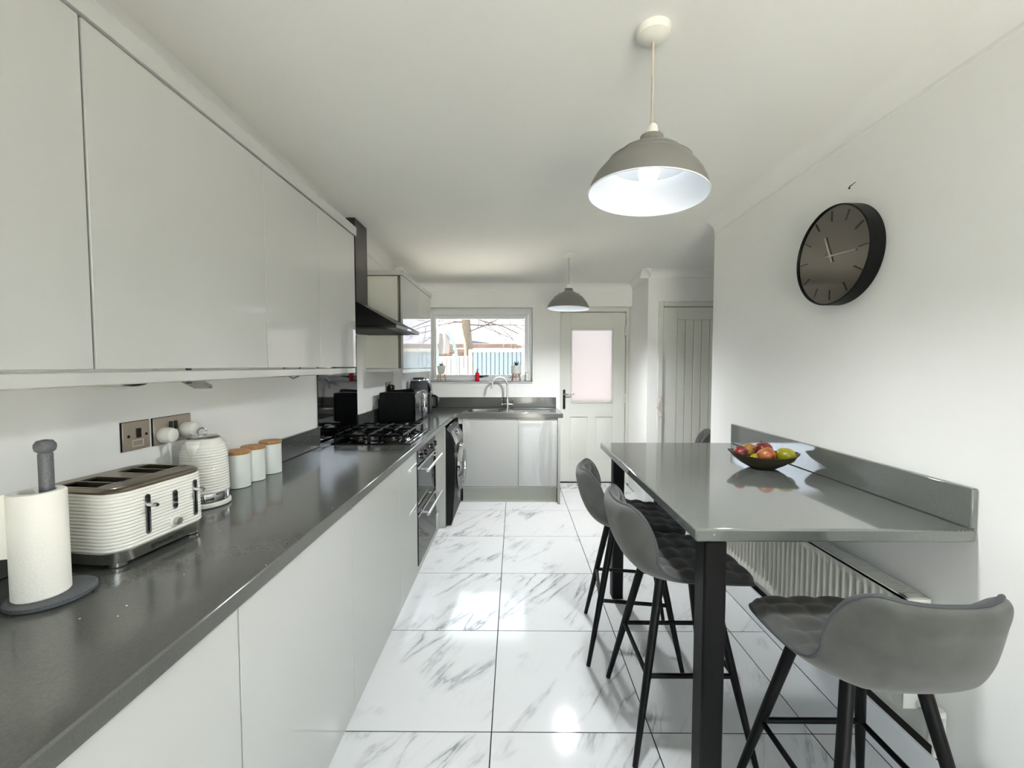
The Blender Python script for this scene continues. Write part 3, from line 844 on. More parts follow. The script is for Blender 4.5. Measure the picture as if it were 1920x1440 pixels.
obj('grip', M().tube([(-.845, 3.50, 1.170), (-.87, 3.50, 1.171), (-.93, 3.50, 1.169), (-.98, 3.51, 1.166)], [.010, .014, .012, .009], 12), 'black_plastic', kn)
obj('blade', M().tube([(-.97, 3.508, 1.166), (-1.05, 3.52, 1.164), (-1.085, 3.525, 1.163)], [.008, .0075, .005], 10), 'black_satin', kn)
obj('rest', M().cyl((-.846, 3.50, 0), .012, 1.1555, 1.172, 12), 'black_plastic', kn)
obj('rest', M().cyl((-1.07, 3.522, 0), .006, 1.1555, 1.165, 10), 'black_plastic', kn)

# air fryer
af = thing('air_fryer', 'dark grey air fryer with black handle in the worktop corner', 'air fryer', (-.962, 4.22, .902))
def afw(p, a): return p
prof = [(.095, .003), (.108, .012), (.113, .05), (.114, .16), (.112, .19), (.108, .215), (.098, .29), (.09, .325), (.075, .342), (.05, .348)]
obj('body', M().lathe(prof, (0, 0, 0), 36, None, True, True, 1.0, 1.15), 'piping', af, local=True, angle=50)
obj('top_ring', M().lathe([(.098, .325), (.098, .334), (.086, .340), (.080, .336)], (0, 0, 0), 36, None, False, False, 1.0, 1.15), 'chrome', af, local=True)
obj('top_vent', M().lathe([(.055, .346), (.055, .353), (.04, .356)], (-.01, 0, 0), 28, None, True, True), 'black_plastic', af, local=True)
fpn = [(.100, .205), (.118, .205), (.104, .29), (.094, .322), (.084, .322), (.088, .29)]
fpl = obj('front_panel', M().prism(fpn, -.055, .055, 'y'), 'chrome', af, local=True)
obj('display', M().prism([(.1185, .222), (.1195, .222), (.1065, .29), (.1055, .29)], -.04, .04, 'y'), 'black_gloss', fpl, local=True)
obj('basket', M().box(.10, .122, -.075, .075, .03, .198, .008), 'piping', af, local=True)
obj('handle', M().tube([(.118, 0, .168), (.150, 0, .170), (.176, 0, .150), (.176, 0, .075), (.160, 0, .055), (.118, 0, .055)], [.012, .013, .014, .014, .012, .011], 12), 'black_plastic', af, local=True)
obj('handle_trim', M().tube([(.150, 0, .1835), (.186, 0, .158), (.1905, 0, .118), (.186, 0, .072)], .0035, 8), 'chrome', af, local=True)

# ------------------------------------------------------------------ sockets and plugs on the left wall
def plate(root, y0, y1, z0, z1, material='socket'):
    obj('back_box', M().box(LW + .0005, LW + .004, y0 - .001, y1 + .001, z0 - .001, z1 + .001), 'black_satin', root)
    obj('plate', M().box(LW + .004, LW + .0085, y0, y1, z0, z1, .0015), material, root)
sp = thing('fused_spur', 'square brushed metal fused switch on the wall above the toaster', 'switch', (LW, 1.26, 1.166))
plate(sp, 1.214, 1.306, 1.124, 1.210)
obj('rocker', M().box(LW + .008, LW + .0125, 1.258, 1.272, 1.160, 1.188, .001, 1), 'black_satin', sp)
fh = M()
for (a, b, c, d) in ((1.243, 1.281, 1.152, 1.1545), (1.243, 1.281, 1.1335, 1.136), (1.243, 1.2455, 1.1335, 1.1545), (1.2785, 1.281, 1.1335, 1.1545)): fh.box(LW + .0083, LW + .0098, a, b, c, d)
obj('fuse_holder', fh, 'text_pale', sp)
for yy in (1.232, 1.292): obj('screw', M().lathe([(.0045, 0), (.0045, .0012), (.003, .0018)], (LW + .0085, yy, 1.167), 10, RY, True, True), 'black_satin', sp)
ds = thing('double_socket', 'brushed metal double socket behind the kettle with two white plugs', 'socket', (LW, 1.395, 1.166))
plate(ds, 1.320, 1.474, 1.122, 1.210)
for yy in (1.385, 1.405): obj('rocker', M().box(LW + .008, LW + .013, yy - .006, yy + .006, 1.166, 1.194, .001, 1), 'black_satin', ds)
def wall_plug(y, z, label, xw, material='white_plastic', drop=.12):
    t = thing('plug', label, 'plug', (xw, y, z))
    w = M().lathe([(.0245, 0), (.0255, .004), (.0255, .024), (.022, .036), (.012, .040)], (xw, y, z), 22, RY, True, True)
    obj('plug_body', w, material, t)
    obj('plug_cable', M().tube([(xw + .022, y, z - .020), (xw + .022, y, z - .045), (xw + .020, y + .006, z - .07), (xw + .012, y + .012, z - drop)], [.006, .005, .003, .003], 8), material, t)
    return t
wall_plug(1.352, 1.152, 'white plug nearer the fused switch in the double socket', LW + .0085)
wall_plug(1.443, 1.158, 'white plug farther from the fused switch, behind the kettle ring', LW + .0085)
fs = thing('double_socket', 'brushed metal double socket on the wall behind the microwave', 'socket', (LW, 3.82, 1.18))
plate(fs, 3.745, 3.893, 1.142, 1.226)
for yy in (3.81, 3.83): obj('rocker', M().box(LW + .008, LW + .012, yy - .006, yy + .006, 1.185, 1.210, .001, 1), 'black_satin', fs)
wall_plug(3.775, 1.172, 'black plug in the socket behind the microwave, nearer end', LW + .0085, 'black_plastic', .05)
wall_plug(3.862, 1.176, 'black plug in the socket behind the microwave, farther end', LW + .0085, 'black_plastic', .05)

# ------------------------------------------------------------------ kitchen paper on its holder
kr = thing('paper_roll_holder', 'speckled grey stone kitchen roll holder with round base', 'roll holder', (-.957, .836, .902))
obj('base', M().lathe([(.064, .0005), (.068, .004), (.068, .011), (.064, .0135)], (0, 0, 0), 48, None, True, True), 'slate', kr, local=True)
obj('pole', M().lathe([(.0115, .0135), (.0115, .298), (.010, .302)], (0, 0, 0), 20, None, True, True), 'slate', kr, local=True)
obj('knob', M().lathe([(.009, .300), (.0155, .306), (.017, .313), (.0165, .319), (.012, .326), (.004, .328)], (0, 0, 0), 24, None, True, True), 'slate', kr, local=True)
pr_ = thing('paper_roll', 'white kitchen paper roll standing on the grey holder', 'paper roll', (-.964, .824, .916))
obj('paper', M().lathe([(.027, .0), (.040, .0), (.0425, .003), (.0425, .209), (.040, .212), (.027, .212), (.027, .0)], (0, 0, 0), 48), 'paper', pr_, local=True)
_tx, _ty = -.0325, -.0275          # where the sheet leaves the roll
fl = M().grid(lambda u, v: (_tx - .055 * u + .02 * u * u, _ty - .075 * u, .212 - v * (.128 - .02 * u)), 10, 8)
raw('loose_sheet', fl, 'paper', pr_, local=True)

# ------------------------------------------------------------------ toaster
TA = math.radians(-7)
ts = thing('toaster', 'white ribbed four-slice toaster with steel trim on the left worktop', 'toaster', (-1.017, 1.078, .902), TA)
LX, LY = .110, .127                                   # half depth, half length
def shell(z_list, r=.045, inset=0.0):
    m = M(); n = None
    for (zz, dd) in z_list:
        p = rrect(-LX + inset - dd, LX - inset + dd, -LY + inset - dd, LY - inset + dd, r, 8)
        n = len(p)
        for q in p: m.v.append((q[0], q[1], zz))
    for i in range(len(z_list) - 1):
        for k in range(n):
            k2 = (k + 1) % n; m.f.append((i * n + k, i * n + k2, (i + 1) * n + k2, (i + 1) * n + k))
    m.f.append(tuple(reversed(range(n)))); m.f.append(tuple(range((len(z_list) - 1) * n, len(z_list) * n)))
    return m
rib = []
nr = 17; zb, zt = .040, .178
for k in range(nr):
    for q in range(6):
        u = q / 6; rib.append((zb + (zt - zb) * (k + u) / nr, .0018 * abs(math.sin(PI * u)) - .002 * ((k / nr) ** 2)))
rib.append((zt, -.002))
obj('body', shell(rib), 'toaster', ts, local=True, angle=60)
obj('base_band', shell([(.012, -.002), (.038, .0005), (.040, -.001)]), 'steel', ts, local=True, angle=40)
tr = shell([(.178, -.003), (.183, -.001), (.187, -.004), (.190, -.010)])
tr.f.pop()                                            # open top: the plate with its four slots follows
top = obj('top_rim', tr, 'bronze', ts, local=True, angle=30)
px_, py_ = LX - .010, LY - .010
fa_ = [(.054, -py_)] + [(px_ - .035 + .035 * math.cos(a), -py_ + .035 + .035 * math.sin(a)) for a in [math.radians(-90 + 15 * k) for k in range(7)]] + \
      [(px_ - .035 + .035 * math.cos(a), py_ - .035 + .035 * math.sin(a)) for a in [math.radians(15 * k) for k in range(7)]] + [(.054, py_)]
ba_ = [(-p[0] - .011, p[1]) if k in (0, len(fa_) - 1) else (-p[0], p[1]) for k, p in enumerate(fa_)]
obj('front_strip', M().prism(fa_, .186, .1904), 'bronze', top, local=True)
obj('back_strip', M().prism(ba_, .186, .1904), 'bronze', top, local=True)
for (ya, yb) in ((-py_, -.110), (-.070, -.065), (-.024, .024), (.065, .070), (.110, py_)):
    obj('slot_divider', M().box(-.066, .0545, ya, yb, .160, .1912, .001), 'bronze', top, local=True)
obj('slot_edge', M().box(.052, .0555, -.112, .112, .186, .1928), 'chrome', top, local=True)
for (ya, yb) in ((-.110, -.070), (-.065, -.024), (.024, .065), (.070, .110)):
    obj('bread_slot', M().box(-.065, .052, ya, yb, .060, .1640), 'black_matt', top, local=True)
for (fx, fy) in ((LX - .03, -LY + .03), (LX - .03, LY - .03), (-LX + .03, -LY + .03), (-LX + .03, LY - .03)):
    obj('foot', M().cyl((fx, fy, 0), .018, .0005, .0125, 16, .002), 'steel', ts, local=True)
for yy in (-.050, .083):
    sl = obj('lever_slot', M().prism(rrect(yy - .007, yy + .007, .060, .160, .0069), LX - .001, LX + .0032, 'x'), 'chrome', ts, local=True)
    obj('slot_gap', M().prism(rrect(yy - .0025, yy + .0025, .066, .155, .0024), LX + .001, LX + .0036, 'x'), 'black_plastic', sl, local=True)
    obj('lever', M().tube([(LX + .002, yy, .134), (LX + .028, yy, .134), (LX + .031, yy, .134)], [.0055, .0055, .004], 14), 'chrome', ts, local=True)
bp = obj('button_panel', M().prism(rrect(.016, .030, .098, .148, .0069), LX - .001, LX + .0032, 'x'), 'chrome', ts, local=True)
for k in range(3):
    obj('button', M().lathe([(.0052, 0), (.0052, .003), (.004, .004)], (LX + .003, .023, .108 + k * .015), 14, RY, True, True), 'black_plastic', bp, local=True)
kb = obj('dial_ring', M().lathe([(.0165, 0), (.0165, .003), (.015, .004)], (LX, .023, .066), 24, RY, True, True), 'toaster', ts, local=True)
obj('dial', M().lathe([(.0095, .003), (.0095, .014), (.0085, .0155)], (LX, .023, .066), 20, RY, True, True), 'alu', kb, local=True)
# writing on the steel band: faces +X
RT = Matrix(((0, 0, 1, 0), (1, 0, 0, 0), (0, 1, 0, 0), (0, 0, 0, 1)))
text_mesh('brand_lettering', 'Russell Hobbs', .0135, 'text', ts, Matrix.Translation((LX + .0008, -.030, .0215)) @ RT, .0002, .0004)
obj('brand_mark', M().prism(rrect(-.041, -.034, .019, .031, .002), LX + .0002, LX + .001, 'x').box(LX + .0002, LX + .001, -.0385, -.0365, .016, .019), 'text', ts, local=True)

# ------------------------------------------------------------------ kettle
kt = thing('kettle', 'white ribbed kettle with chrome ring lid beside the toaster', 'kettle', (-1.068, 1.413, .902))
obj('base', M().lathe([(.070, .0005), (.0745, .004), (.0745, .014), (.070, .018)], (0, 0, 0), 40, None, True, True), 'white_plastic', kt, local=True)
obj('steel_band', M().lathe([(.0695, .019), (.0700, .022), (.0695, .047), (.0690, .049)], (0, 0, 0), 40, None, True, True), 'chrome', kt, local=True)
kp = [(.0695, .049)]
nr = 18
for k in range(nr):
    for q in range(6):
        u = (k + q / 6) / nr
        base = .0705 - .004 * u - .010 * max(0, (u - .75) / .25) ** 2
        kp.append((base + .0016 * abs(math.sin(PI * q / 6)), .050 + .168 * u))
kp += [(.0555, .219), (.052, .228), (.046, .231)]
obj('body', M().lathe(kp, (0, 0, 0), 48, None, True, True), 'toaster', kt, local=True, angle=60)
obj('lid', M().lathe([(.047, .2305), (.048, .233), (.044, .2365), (.02, .238)], (0, 0, 0), 36, None, True, True), 'steel', kt, local=True)
rg = []
for k in range(20):
    a = 2 * PI * k / 20; rg.append((-.004 + .0125 * math.cos(a) * .8, .0125 * math.cos(a) * .6, .252 + .0125 * math.sin(a)))
obj('lid_ring', M().tube(rg, .003, 8, closed=True), 'chrome', kt, local=True)
sa = math.radians(-84)
def spt(r, w, zz): 
    d = Vector((math.cos(sa), math.sin(sa), 0)); n = Vector((-d.y, d.x, 0)); p = d * r + n * w; return (p.x, p.y, zz)
sm = M()
sm.v = [spt(.055, .022, .225), spt(.090, 0, .232), spt(.055, -.022, .225), spt(.062, .016, .19), spt(.082, 0, .20), spt(.062, -.016, .19), spt(.066, 0, .155), spt(.05, 0, .225)]
sm.f = [(0, 1, 4, 3), (1, 2, 5, 4), (3, 4, 6), (4, 5, 6), (0, 7, 1), (7, 2, 1)]
raw('spout', sm, 'toaster', kt, local=True)
ha = sa + PI
def hpt(r, zz): return (math.cos(ha) * r, math.sin(ha) * r, zz)
obj('handle', M().tube([hpt(.050, .215), hpt(.085, .222), hpt(.108, .20), hpt(.110, .12), hpt(.095, .075), hpt(.066, .065)], [.010, .011, .012, .011, .010, .009], 12), 'toaster', kt, local=True)
va = math.radians(-38)
VM = Matrix.Translation((math.cos(va) * .0712, math.sin(va) * .0712, .028)) @ Matrix.Rotation(va, 4, 'Z') @ RT @ Matrix.Translation((-.026, 0, 0))
text_mesh('brand_lettering', 'Russell', .011, 'text', kt, VM, .0001, .0003)

# ------------------------------------------------------------------ canisters
def canister(x, y, label, tint=None):
    t = thing('canister', label, 'canister', (x, y, .902), 0, 'storage canisters beside the kettle')
    obj('jar', M().lathe([(.041, .0005), (.043, .002), (.043, .128), (.042, .131)], (0, 0, 0), 36, None, True, True), 'white_ceramic', t, local=True)
    obj('lid', M().lathe([(.0445, .1315), (.0455, .134), (.0455, .1415), (.043, .1445)], (0, 0, 0), 36, None, True, True), 'wood', t, local=True)
    return t
canister(-1.094, 1.624, 'white canister with wooden lid nearest to the kettle')
canister(-1.094, 1.722, 'middle one of the three white wooden-lidded canisters')
canister(-1.092, 1.842, 'white canister with wooden lid farthest from the kettle')

# ------------------------------------------------------------------ breakfast table
TX0, TY0, TY1, TZ = .532, 1.203, 2.572, .902
tb = thing('breakfast_bar', 'grey speckled breakfast bar table on black square legs', 'table', (.94, 1.9, 0))
obj('tabletop', M().box(TX0, RW - .002, TY0, TY1, .862, TZ, .006, 3), 'stone_t', tb)
obj('leg', M().box(.562, .630, 1.212, 1.280, 0.0005, .8615, .006, 2), 'black_matt', tb)
obj('leg', M().box(.575, .640, 2.400, 2.465, 0.0005, .8615, .006, 2), 'black_matt', tb)
obj('cross_rail', M().box(.582, .612, 1.281, 2.399, .825, .8615, .003), 'black_matt', tb)
tag(obj('upstand', M().box(1.333, RW - .0005, TY0 + .003, TY1 - .01, TZ + .0005, 1.022, .003), 'stone_t'), 'grey speckled upstand on the right wall above the table', 'upstand')

# fruit bowl
FB = (1.158, 1.935); fa = math.radians(-16)
fb = thing('fruit_bowl', 'shallow dark smoked glass bowl of fruit on the table', 'bowl', (FB[0], FB[1], TZ), fa)
def bowl_prof(k):
    pts = [(.045, .0005), (.060, .004), (.095, .022), (.128, .046), (.149, .069), (.1465, .0705), (.124, .050), (.092, .027), (.058, .010), (.02, .009)]
    return pts
def wobble(p, a):
    return Vector((p.x, p.y, p.z + (0.010 * math.cos(2 * a) * (math.hypot(p.x, p.y) / .149) ** 2)))
obj('glass_bowl', M().lathe(bowl_prof(0), (0, 0, 0), 56, None, True, True, 1.0, .72, wobble), 'bowl', fb, local=True)
def fruit(dx, dy, dz, r, material, label, name='apple', cat='apple', sz=.9, tilt=(0, 0), stem=True):
    c, s = math.cos(fa), math.sin(fa)
    t = thing(name, label, cat, (FB[0] + dx * c - dy * s, FB[1] + dx * s + dy * c, TZ + dz), random.uniform(0, 6))
    t.rotation_euler = (tilt[0], tilt[1], random.uniform(0, 6))
    pr = []
    for i in range(15):
        a = PI * i / 14
        rr = r * (math.sin(a) ** .9) * (1 + .06 * math.cos(a))
        zz = -r * sz * math.cos(a)
        if name == 'apple':
            zz -= .22 * r * math.exp(-((PI - a) / .45) ** 2) ; zz += .12 * r * math.exp(-(a / .4) ** 2)
        pr.append((max(rr, .0005), zz))
    obj('flesh', M().lathe(pr, (0, 0, 0), 28, None, True, True), material, t, local=True, angle=80)
    if stem: obj('stem', M().tube([(0, 0, r * sz - .22 * r), (.002, 0, r * sz + .004)], [.0018, .0022], 6), 'stem', t, local=True)
    return t
fruit(-.092, -.010, .066, .036, 'apple_red', 'dark red apple at the left end of the fruit bowl', tilt=(1.1, .2))
fruit(-.048, .040, .074, .032, 'apple_gold', 'small golden red apple at the back of the bowl', tilt=(1.2, -.3))
fruit(.014, .052, .078, .041, 'apple_red', 'largest dark red apple at the back of the bowl', tilt=(.2, .3))
fruit(.004, -.034, .068, .040, 'apple_mix', 'orange red apple at the front of the bowl', tilt=(.5, .4))
fruit(.090, -.012, .066, .035, 'lemon', 'yellow green lemon at the right end of the bowl', 'lemon', 'lemon', 1.18, (.2, 1.35), False)
fruit(-.040, -.030, .052, .020, 'lemon', 'small yellow lime tucked low between the apples', 'lime', 'lime', 1.1, (.2, 1.0), False)

# ------------------------------------------------------------------ bar stools
def catmull(ctrl, n):
    out = []
    m = len(ctrl)
    for k in range(n + 1):
        t = k / n * (m - 1); i = min(int(t), m - 2); u = t - i
        p0, p1, p2, p3 = ctrl[max(i - 1, 0)], ctrl[i], ctrl[i + 1], ctrl[min(i + 2, m - 1)]
        out.append([0.5 * (2 * b + (c - a) * u + (2 * a - 5 * b + 4 * c - d) * u * u + (3 * b - a - 3 * c + d) * u ** 3) for a, b, c, d in zip(p0, p1, p2, p3)])
    return out
#        y,     z,    half-width, rise, forward wrap
CT = [(.222, .606, .110, -.004, .00), (.214, .618, .152, -.002, .00), (.170, .632, .182, .000, .00), (.100, .640, .197, .002, .00), (.020, .643, .203, .006, .00),
      (-.060, .642, .203, .016, .00), (-.125, .650, .200, .030, .012), (-.175, .682, .194, .030, .040), (-.205, .730, .189, .022, .068), (-.222, .780, .181, .014, .076),
      (-.235, .836, .168, .008, .066), (-.243, .866, .153, .008, .048), (-.245, .880, .128, .006, .030)]
NT, NS = 60, 44
ROW = catmull(CT, NT)
def spoint(i, s):
    y, z, w, rise, fw = ROW[i]
    q = abs(s) ** 2.6
    return Vector((s * w, y + fw * q, z + rise * q))
def build_stool():
    inner = [[None] * (NS + 1) for _ in range(NT + 1)]
    for i in range(NT + 1):
        for j in range(NS + 1): inner[i][j] = spoint(i, -1 + 2 * j / NS)
    nor = [[None] * (NS + 1) for _ in range(NT + 1)]
    for i in range(NT + 1):
        for j in range(NS + 1):
            du = inner[min(i + 1, NT)][j] - inner[max(i - 1, 0)][j]
            dv = inner[i][min(j + 1, NS)] - inner[i][max(j - 1, 0)]
            n = dv.cross(-du); n.normalize()
            if n.z < 0 and i < NT * .5: n = -n
            if i >= NT * .5 and n.y < -.2: n = -n
            nor[i][j] = n
    pad, out = M(), M()
    arc = [0.0]
    for i in range(NT): arc.append(arc[-1] + (inner[i + 1][NS // 2] - inner[i][NS // 2]).length)
    for i in range(NT + 1):
        e_t = min(i, NT - i) / NT
        for j in range(NS + 1):
            s = -1 + 2 * j / NS
            edge = min(1, min((1 - abs(s)) / .16, e_t / .07))
            ga = (arc[i] / .070) % 1.0; gb = ((s * ROW[i][2]) / .088 + .5) % 1.0
            pillow = (abs(math.sin(PI * ga)) ** .45) * (0.45 + .55 * abs(math.sin(PI * gb)) ** .45)
            h = .004 + edge * (.002 + .020 * pillow)
            pad.v.append(tuple(inner[i][j] + nor[i][j] * h))
            th = .004 + .030 * (min(1, (1 - abs(s)) / .5, e_t / .16) ** .6)
            p = inner[i][j] - nor[i][j] * th
            out.v.append(tuple(p))
    for m_ in (pad, out):
        for i in range(NT):
            for j in range(NS):
                a = i * (NS + 1) + j
                m_.f.append((a, a + 1, a + NS + 2, a + NS + 1))
    rimp = [spoint(0, -1 + 2 * j / NS) for j in range(NS + 1)] + [spoint(i, 1) for i in range(1, NT + 1)] + \
           [spoint(NT, 1 - 2 * j / NS) for j in range(1, NS + 1)] + [spoint(i, -1) for i in range(NT - 1, 0, -1)]
    t = bpy.data.objects.new('bar_stool', None); COL.objects.link(t)
    obj('seat_shell', out, 'fabric', t, local=True, angle=180)
    obj('quilted_pad', pad, 'fabric_shaded', t, local=True, angle=180)
    obj('piping', M().tube(rimp, .0055, 8, closed=True), 'piping', t, local=True)
    obj('seat_frame', M().box(-.09, .09, -.09, .09, .596, .612, .003), 'black_matt', t, local=True)
    for sx in (-1, 1):
        for sy in (-1, 1):
            a = Vector((sx * .090, sy * .090, .606)); b = Vector((sx * .207, sy * .207, .003))
            obj('leg', M().tube([a, a.lerp(b, .5), b], [.0165, .0145, .0095], 14), 'black_matt', t, local=True)
    k = (.606 - .285) / .603; c = .090 + (.207 - .090) * k
    for (p, q) in (((-c, -c), (c, -c)), ((c, -c), (c, c)), ((c, c), (-c, c)), ((-c, c), (-c, -c))):
        obj('foot_rail', M().tube([(p[0], p[1], .285), (q[0], q[1], .285)], .0085, 10), 'black_matt', t, local=True)
    return t
stool = build_stool()
STOOLS = [((.572, 2.030), math.radians(-90 - 8.0), 'grey bar stool at the table side, farther from the camera'),
          ((.621, 1.580), math.radians(-90), 'grey quilted bar stool at the table side, beside the front leg'),
          ((.914, 1.092), math.radians(0), 'grey bar stool at the near end, its back towards us'),
          ((1.250, 3.18), math.radians(70), 'grey bar stool beyond the table, mostly hidden by the tabletop')]
for i, (p, a, l) in enumerate(STOOLS):
    o = stool if i == 0 else copy_tree(stool)
    o.location = (p[0], p[1], 0); o.rotation_euler = (0, 0, a)
    tag(o, l, 'stool', 'grey bar stools around the table')

# ------------------------------------------------------------------ radiator under the table
rd = thing('radiator', 'long cream ribbed panel radiator low on the right wall under the table', 'radiator', (1.31, 1.95, .25))
RX, RY0, RY1, RZ0, RZ1 = 1.262, 1.318, 2.52, .255, .632
pm = M(); nrib = 35; step = (RY1 - RY0 - .06) / nrib
prof_y = []
yy = RY0 + .03
def relief(y):
    u = ((y - RY0 - .03) / step) % 1.0
    return .0135 * (1 if .28 < u < .72 else (0 if (u < .12 or u > .88) else (min(u, 1 - u) - .12) / .16)) if RY0 + .03 < y < RY1 - .03 else 0
ny = nrib * 10
zz_ = [RZ0, RZ0 + .035, RZ0 + .052, RZ1 - .052, RZ1 - .035, RZ1 - .004]
gm = M()
for zi, zv in enumerate(zz_):
    k = 1.0 if zi in (2, 3) else 0.0
    for q in range(ny + 1):
        yv = RY0 + (RY1 - RY0) * q / ny
        gm.v.append((RX + relief(yv) * k, yv, zv))
for zi in range(len(zz_) - 1):
    for q in range(ny):
        a = zi * (ny + 1) + q; gm.f.append((a, a + ny + 1, a + ny + 2, a + 1))
raw('front_panel', gm, 'radiator', rd)
obj('back_panel', M().box(1.278, 1.337, RY0 + .002, RY1 - .002, RZ0 + .01, RZ1 - .03), 'radiator', rd, smooth=False)
gr = obj('top_grille', M().box(RX, 1.274, RY0, RY1, RZ1 - .014, RZ1, .002).box(1.330, 1.338, RY0, RY1, RZ1 - .014, RZ1, .002)
         .box(RX, 1.338, RY0, RY0 + .03, RZ1 - .012, RZ1, .002).box(RX, 1.338, RY1 - .03, RY1, RZ1 - .012, RZ1, .002).box(1.274, 1.330, RY0, RY1, RZ1 - .030, RZ1 - .024), 'radiator', rd)
fin = None
nf = 84
for k in range(nf):
    if fin is None:
        fin = obj('grille_bar', M().box(1.274, 1.330, -.0025, .0025, RZ1 - .010, RZ1 - .002), 'radiator', gr, smooth=False)
        fin.location = (0, RY0 + .036 - rd.location.y, 0)
        for v in fin.data.vertices: v.co.y += rd.location.y
    else:
        f2 = fin.copy(); COL.objects.link(f2); f2.location = (0, RY0 + .036 + k * (RY1 - RY0 - .072) / (nf - 1) - rd.location.y, 0)
obj('side_cover', M().box(RX + .001, 1.338, RY0 - .004, RY0, RZ0 + .01, RZ1 - .002, .001), 'radiator', rd)
obj('bracket', M().box(1.338, 1.3515, 1.55, 1.58, RZ0 + .03, RZ1 - .05), 'radiator', rd)
vl = thing('radiator_valve', 'cream slotted radiator valve low on the right wall behind the stool', 'valve', (1.318, 1.262, .22))
obj('valve_body', M().tube([(1.312, 1.316, .285), (1.312, 1.262, .285), (1.312, 1.262, .24)], .010, 12), 'chrome', vl)
hd = M()
for k in range(10):
    a = 2 * PI * k / 10
    hd.box(-.004, .004, -.0025, .0025, .245, .300, .001, 1, Matrix.Translation((1.318 + .018 * math.cos(a), 1.262 + .018 * math.sin(a), 0)) @ Matrix.Rotation(a, 4, 'Z'))
hd.lathe([(.021, .295), (.021, .305), (.017, .310)], (1.318, 1.262, 0), 20, None, True, True)
hd.lathe([(.016, .195), (.0205, .200), (.0205, .246)], (1.318, 1.262, 0), 20, None, True, True)
obj('valve_head', hd, 'radiator', vl)
obj('pipe', M().tube([(1.318, 1.262, .197), (1.318, 1.262, .155)], .0075, 10), 'radiator', vl)

# ------------------------------------------------------------------ wall clock
CY, CZ, CR, CD = 1.742, 1.830, .200, .060
RN = Matrix.Rotation(-PI / 2, 4, 'Y')
ck = thing('wall_clock', 'round black deep-rimmed wall clock with smoked face on the right wall', 'clock', (RW, CY, CZ))
obj('case', M().lathe([(CR - .006, .0005), (CR, .004), (CR, CD - .002), (CR - .002, CD), (CR - .0055, CD), (CR - .0065, CD - .008)], (RW, CY, CZ), 72, RN, True, False), 'black_matt', ck, angle=30)
fc = obj('clock_face', M().lathe([(CR - .0062, CD - .009), (CR - .0062, CD - .0065), (.001, CD - .0065)], (RW, CY, CZ), 72, RN, True, False), 'clock_face', ck, angle=30)
fx = RW - CD + .0055
def on_face(r, ang): return (CY - r * math.sin(ang), CZ + r * math.cos(ang))     # clockwise as read from the room
for k in range(12):
    a = 2 * PI * k / 12
    (ya, za), (yb, zb) = on_face(.140, a), on_face(.180, a)
    obj('hour_mark', M().tube([(fx, ya, za), (fx, yb, zb)], .0022, 6), 'clock_mark', fc)
for (r, a, w) in ((.088, math.radians(339), .0036), (.128, math.radians(94), .0028)):
    (ya, za), (yb, zb) = on_face(-.028, a), on_face(r, a)
    obj('hand', M().tube([(fx - .002, ya, za), (fx - .002, yb, zb)], w, 6), 'clock_hand', ck)
obj('hub', M().lathe([(.006, CD - .0065), (.006, CD - .001), (.004, CD)], (RW, CY, CZ), 16, RN, True, True), 'clock_hand', ck)
tag(obj('wall_hook', M().tube([(RW, 1.722, 2.094), (RW - .006, 1.722, 2.092), (RW - .008, 1.712, 2.098), (RW - .003, 1.690, 2.106)], [.0025, .002, .002, .001], 6), 'black_satin'), 'tiny dark bent nail in the wall above the clock', 'nail')

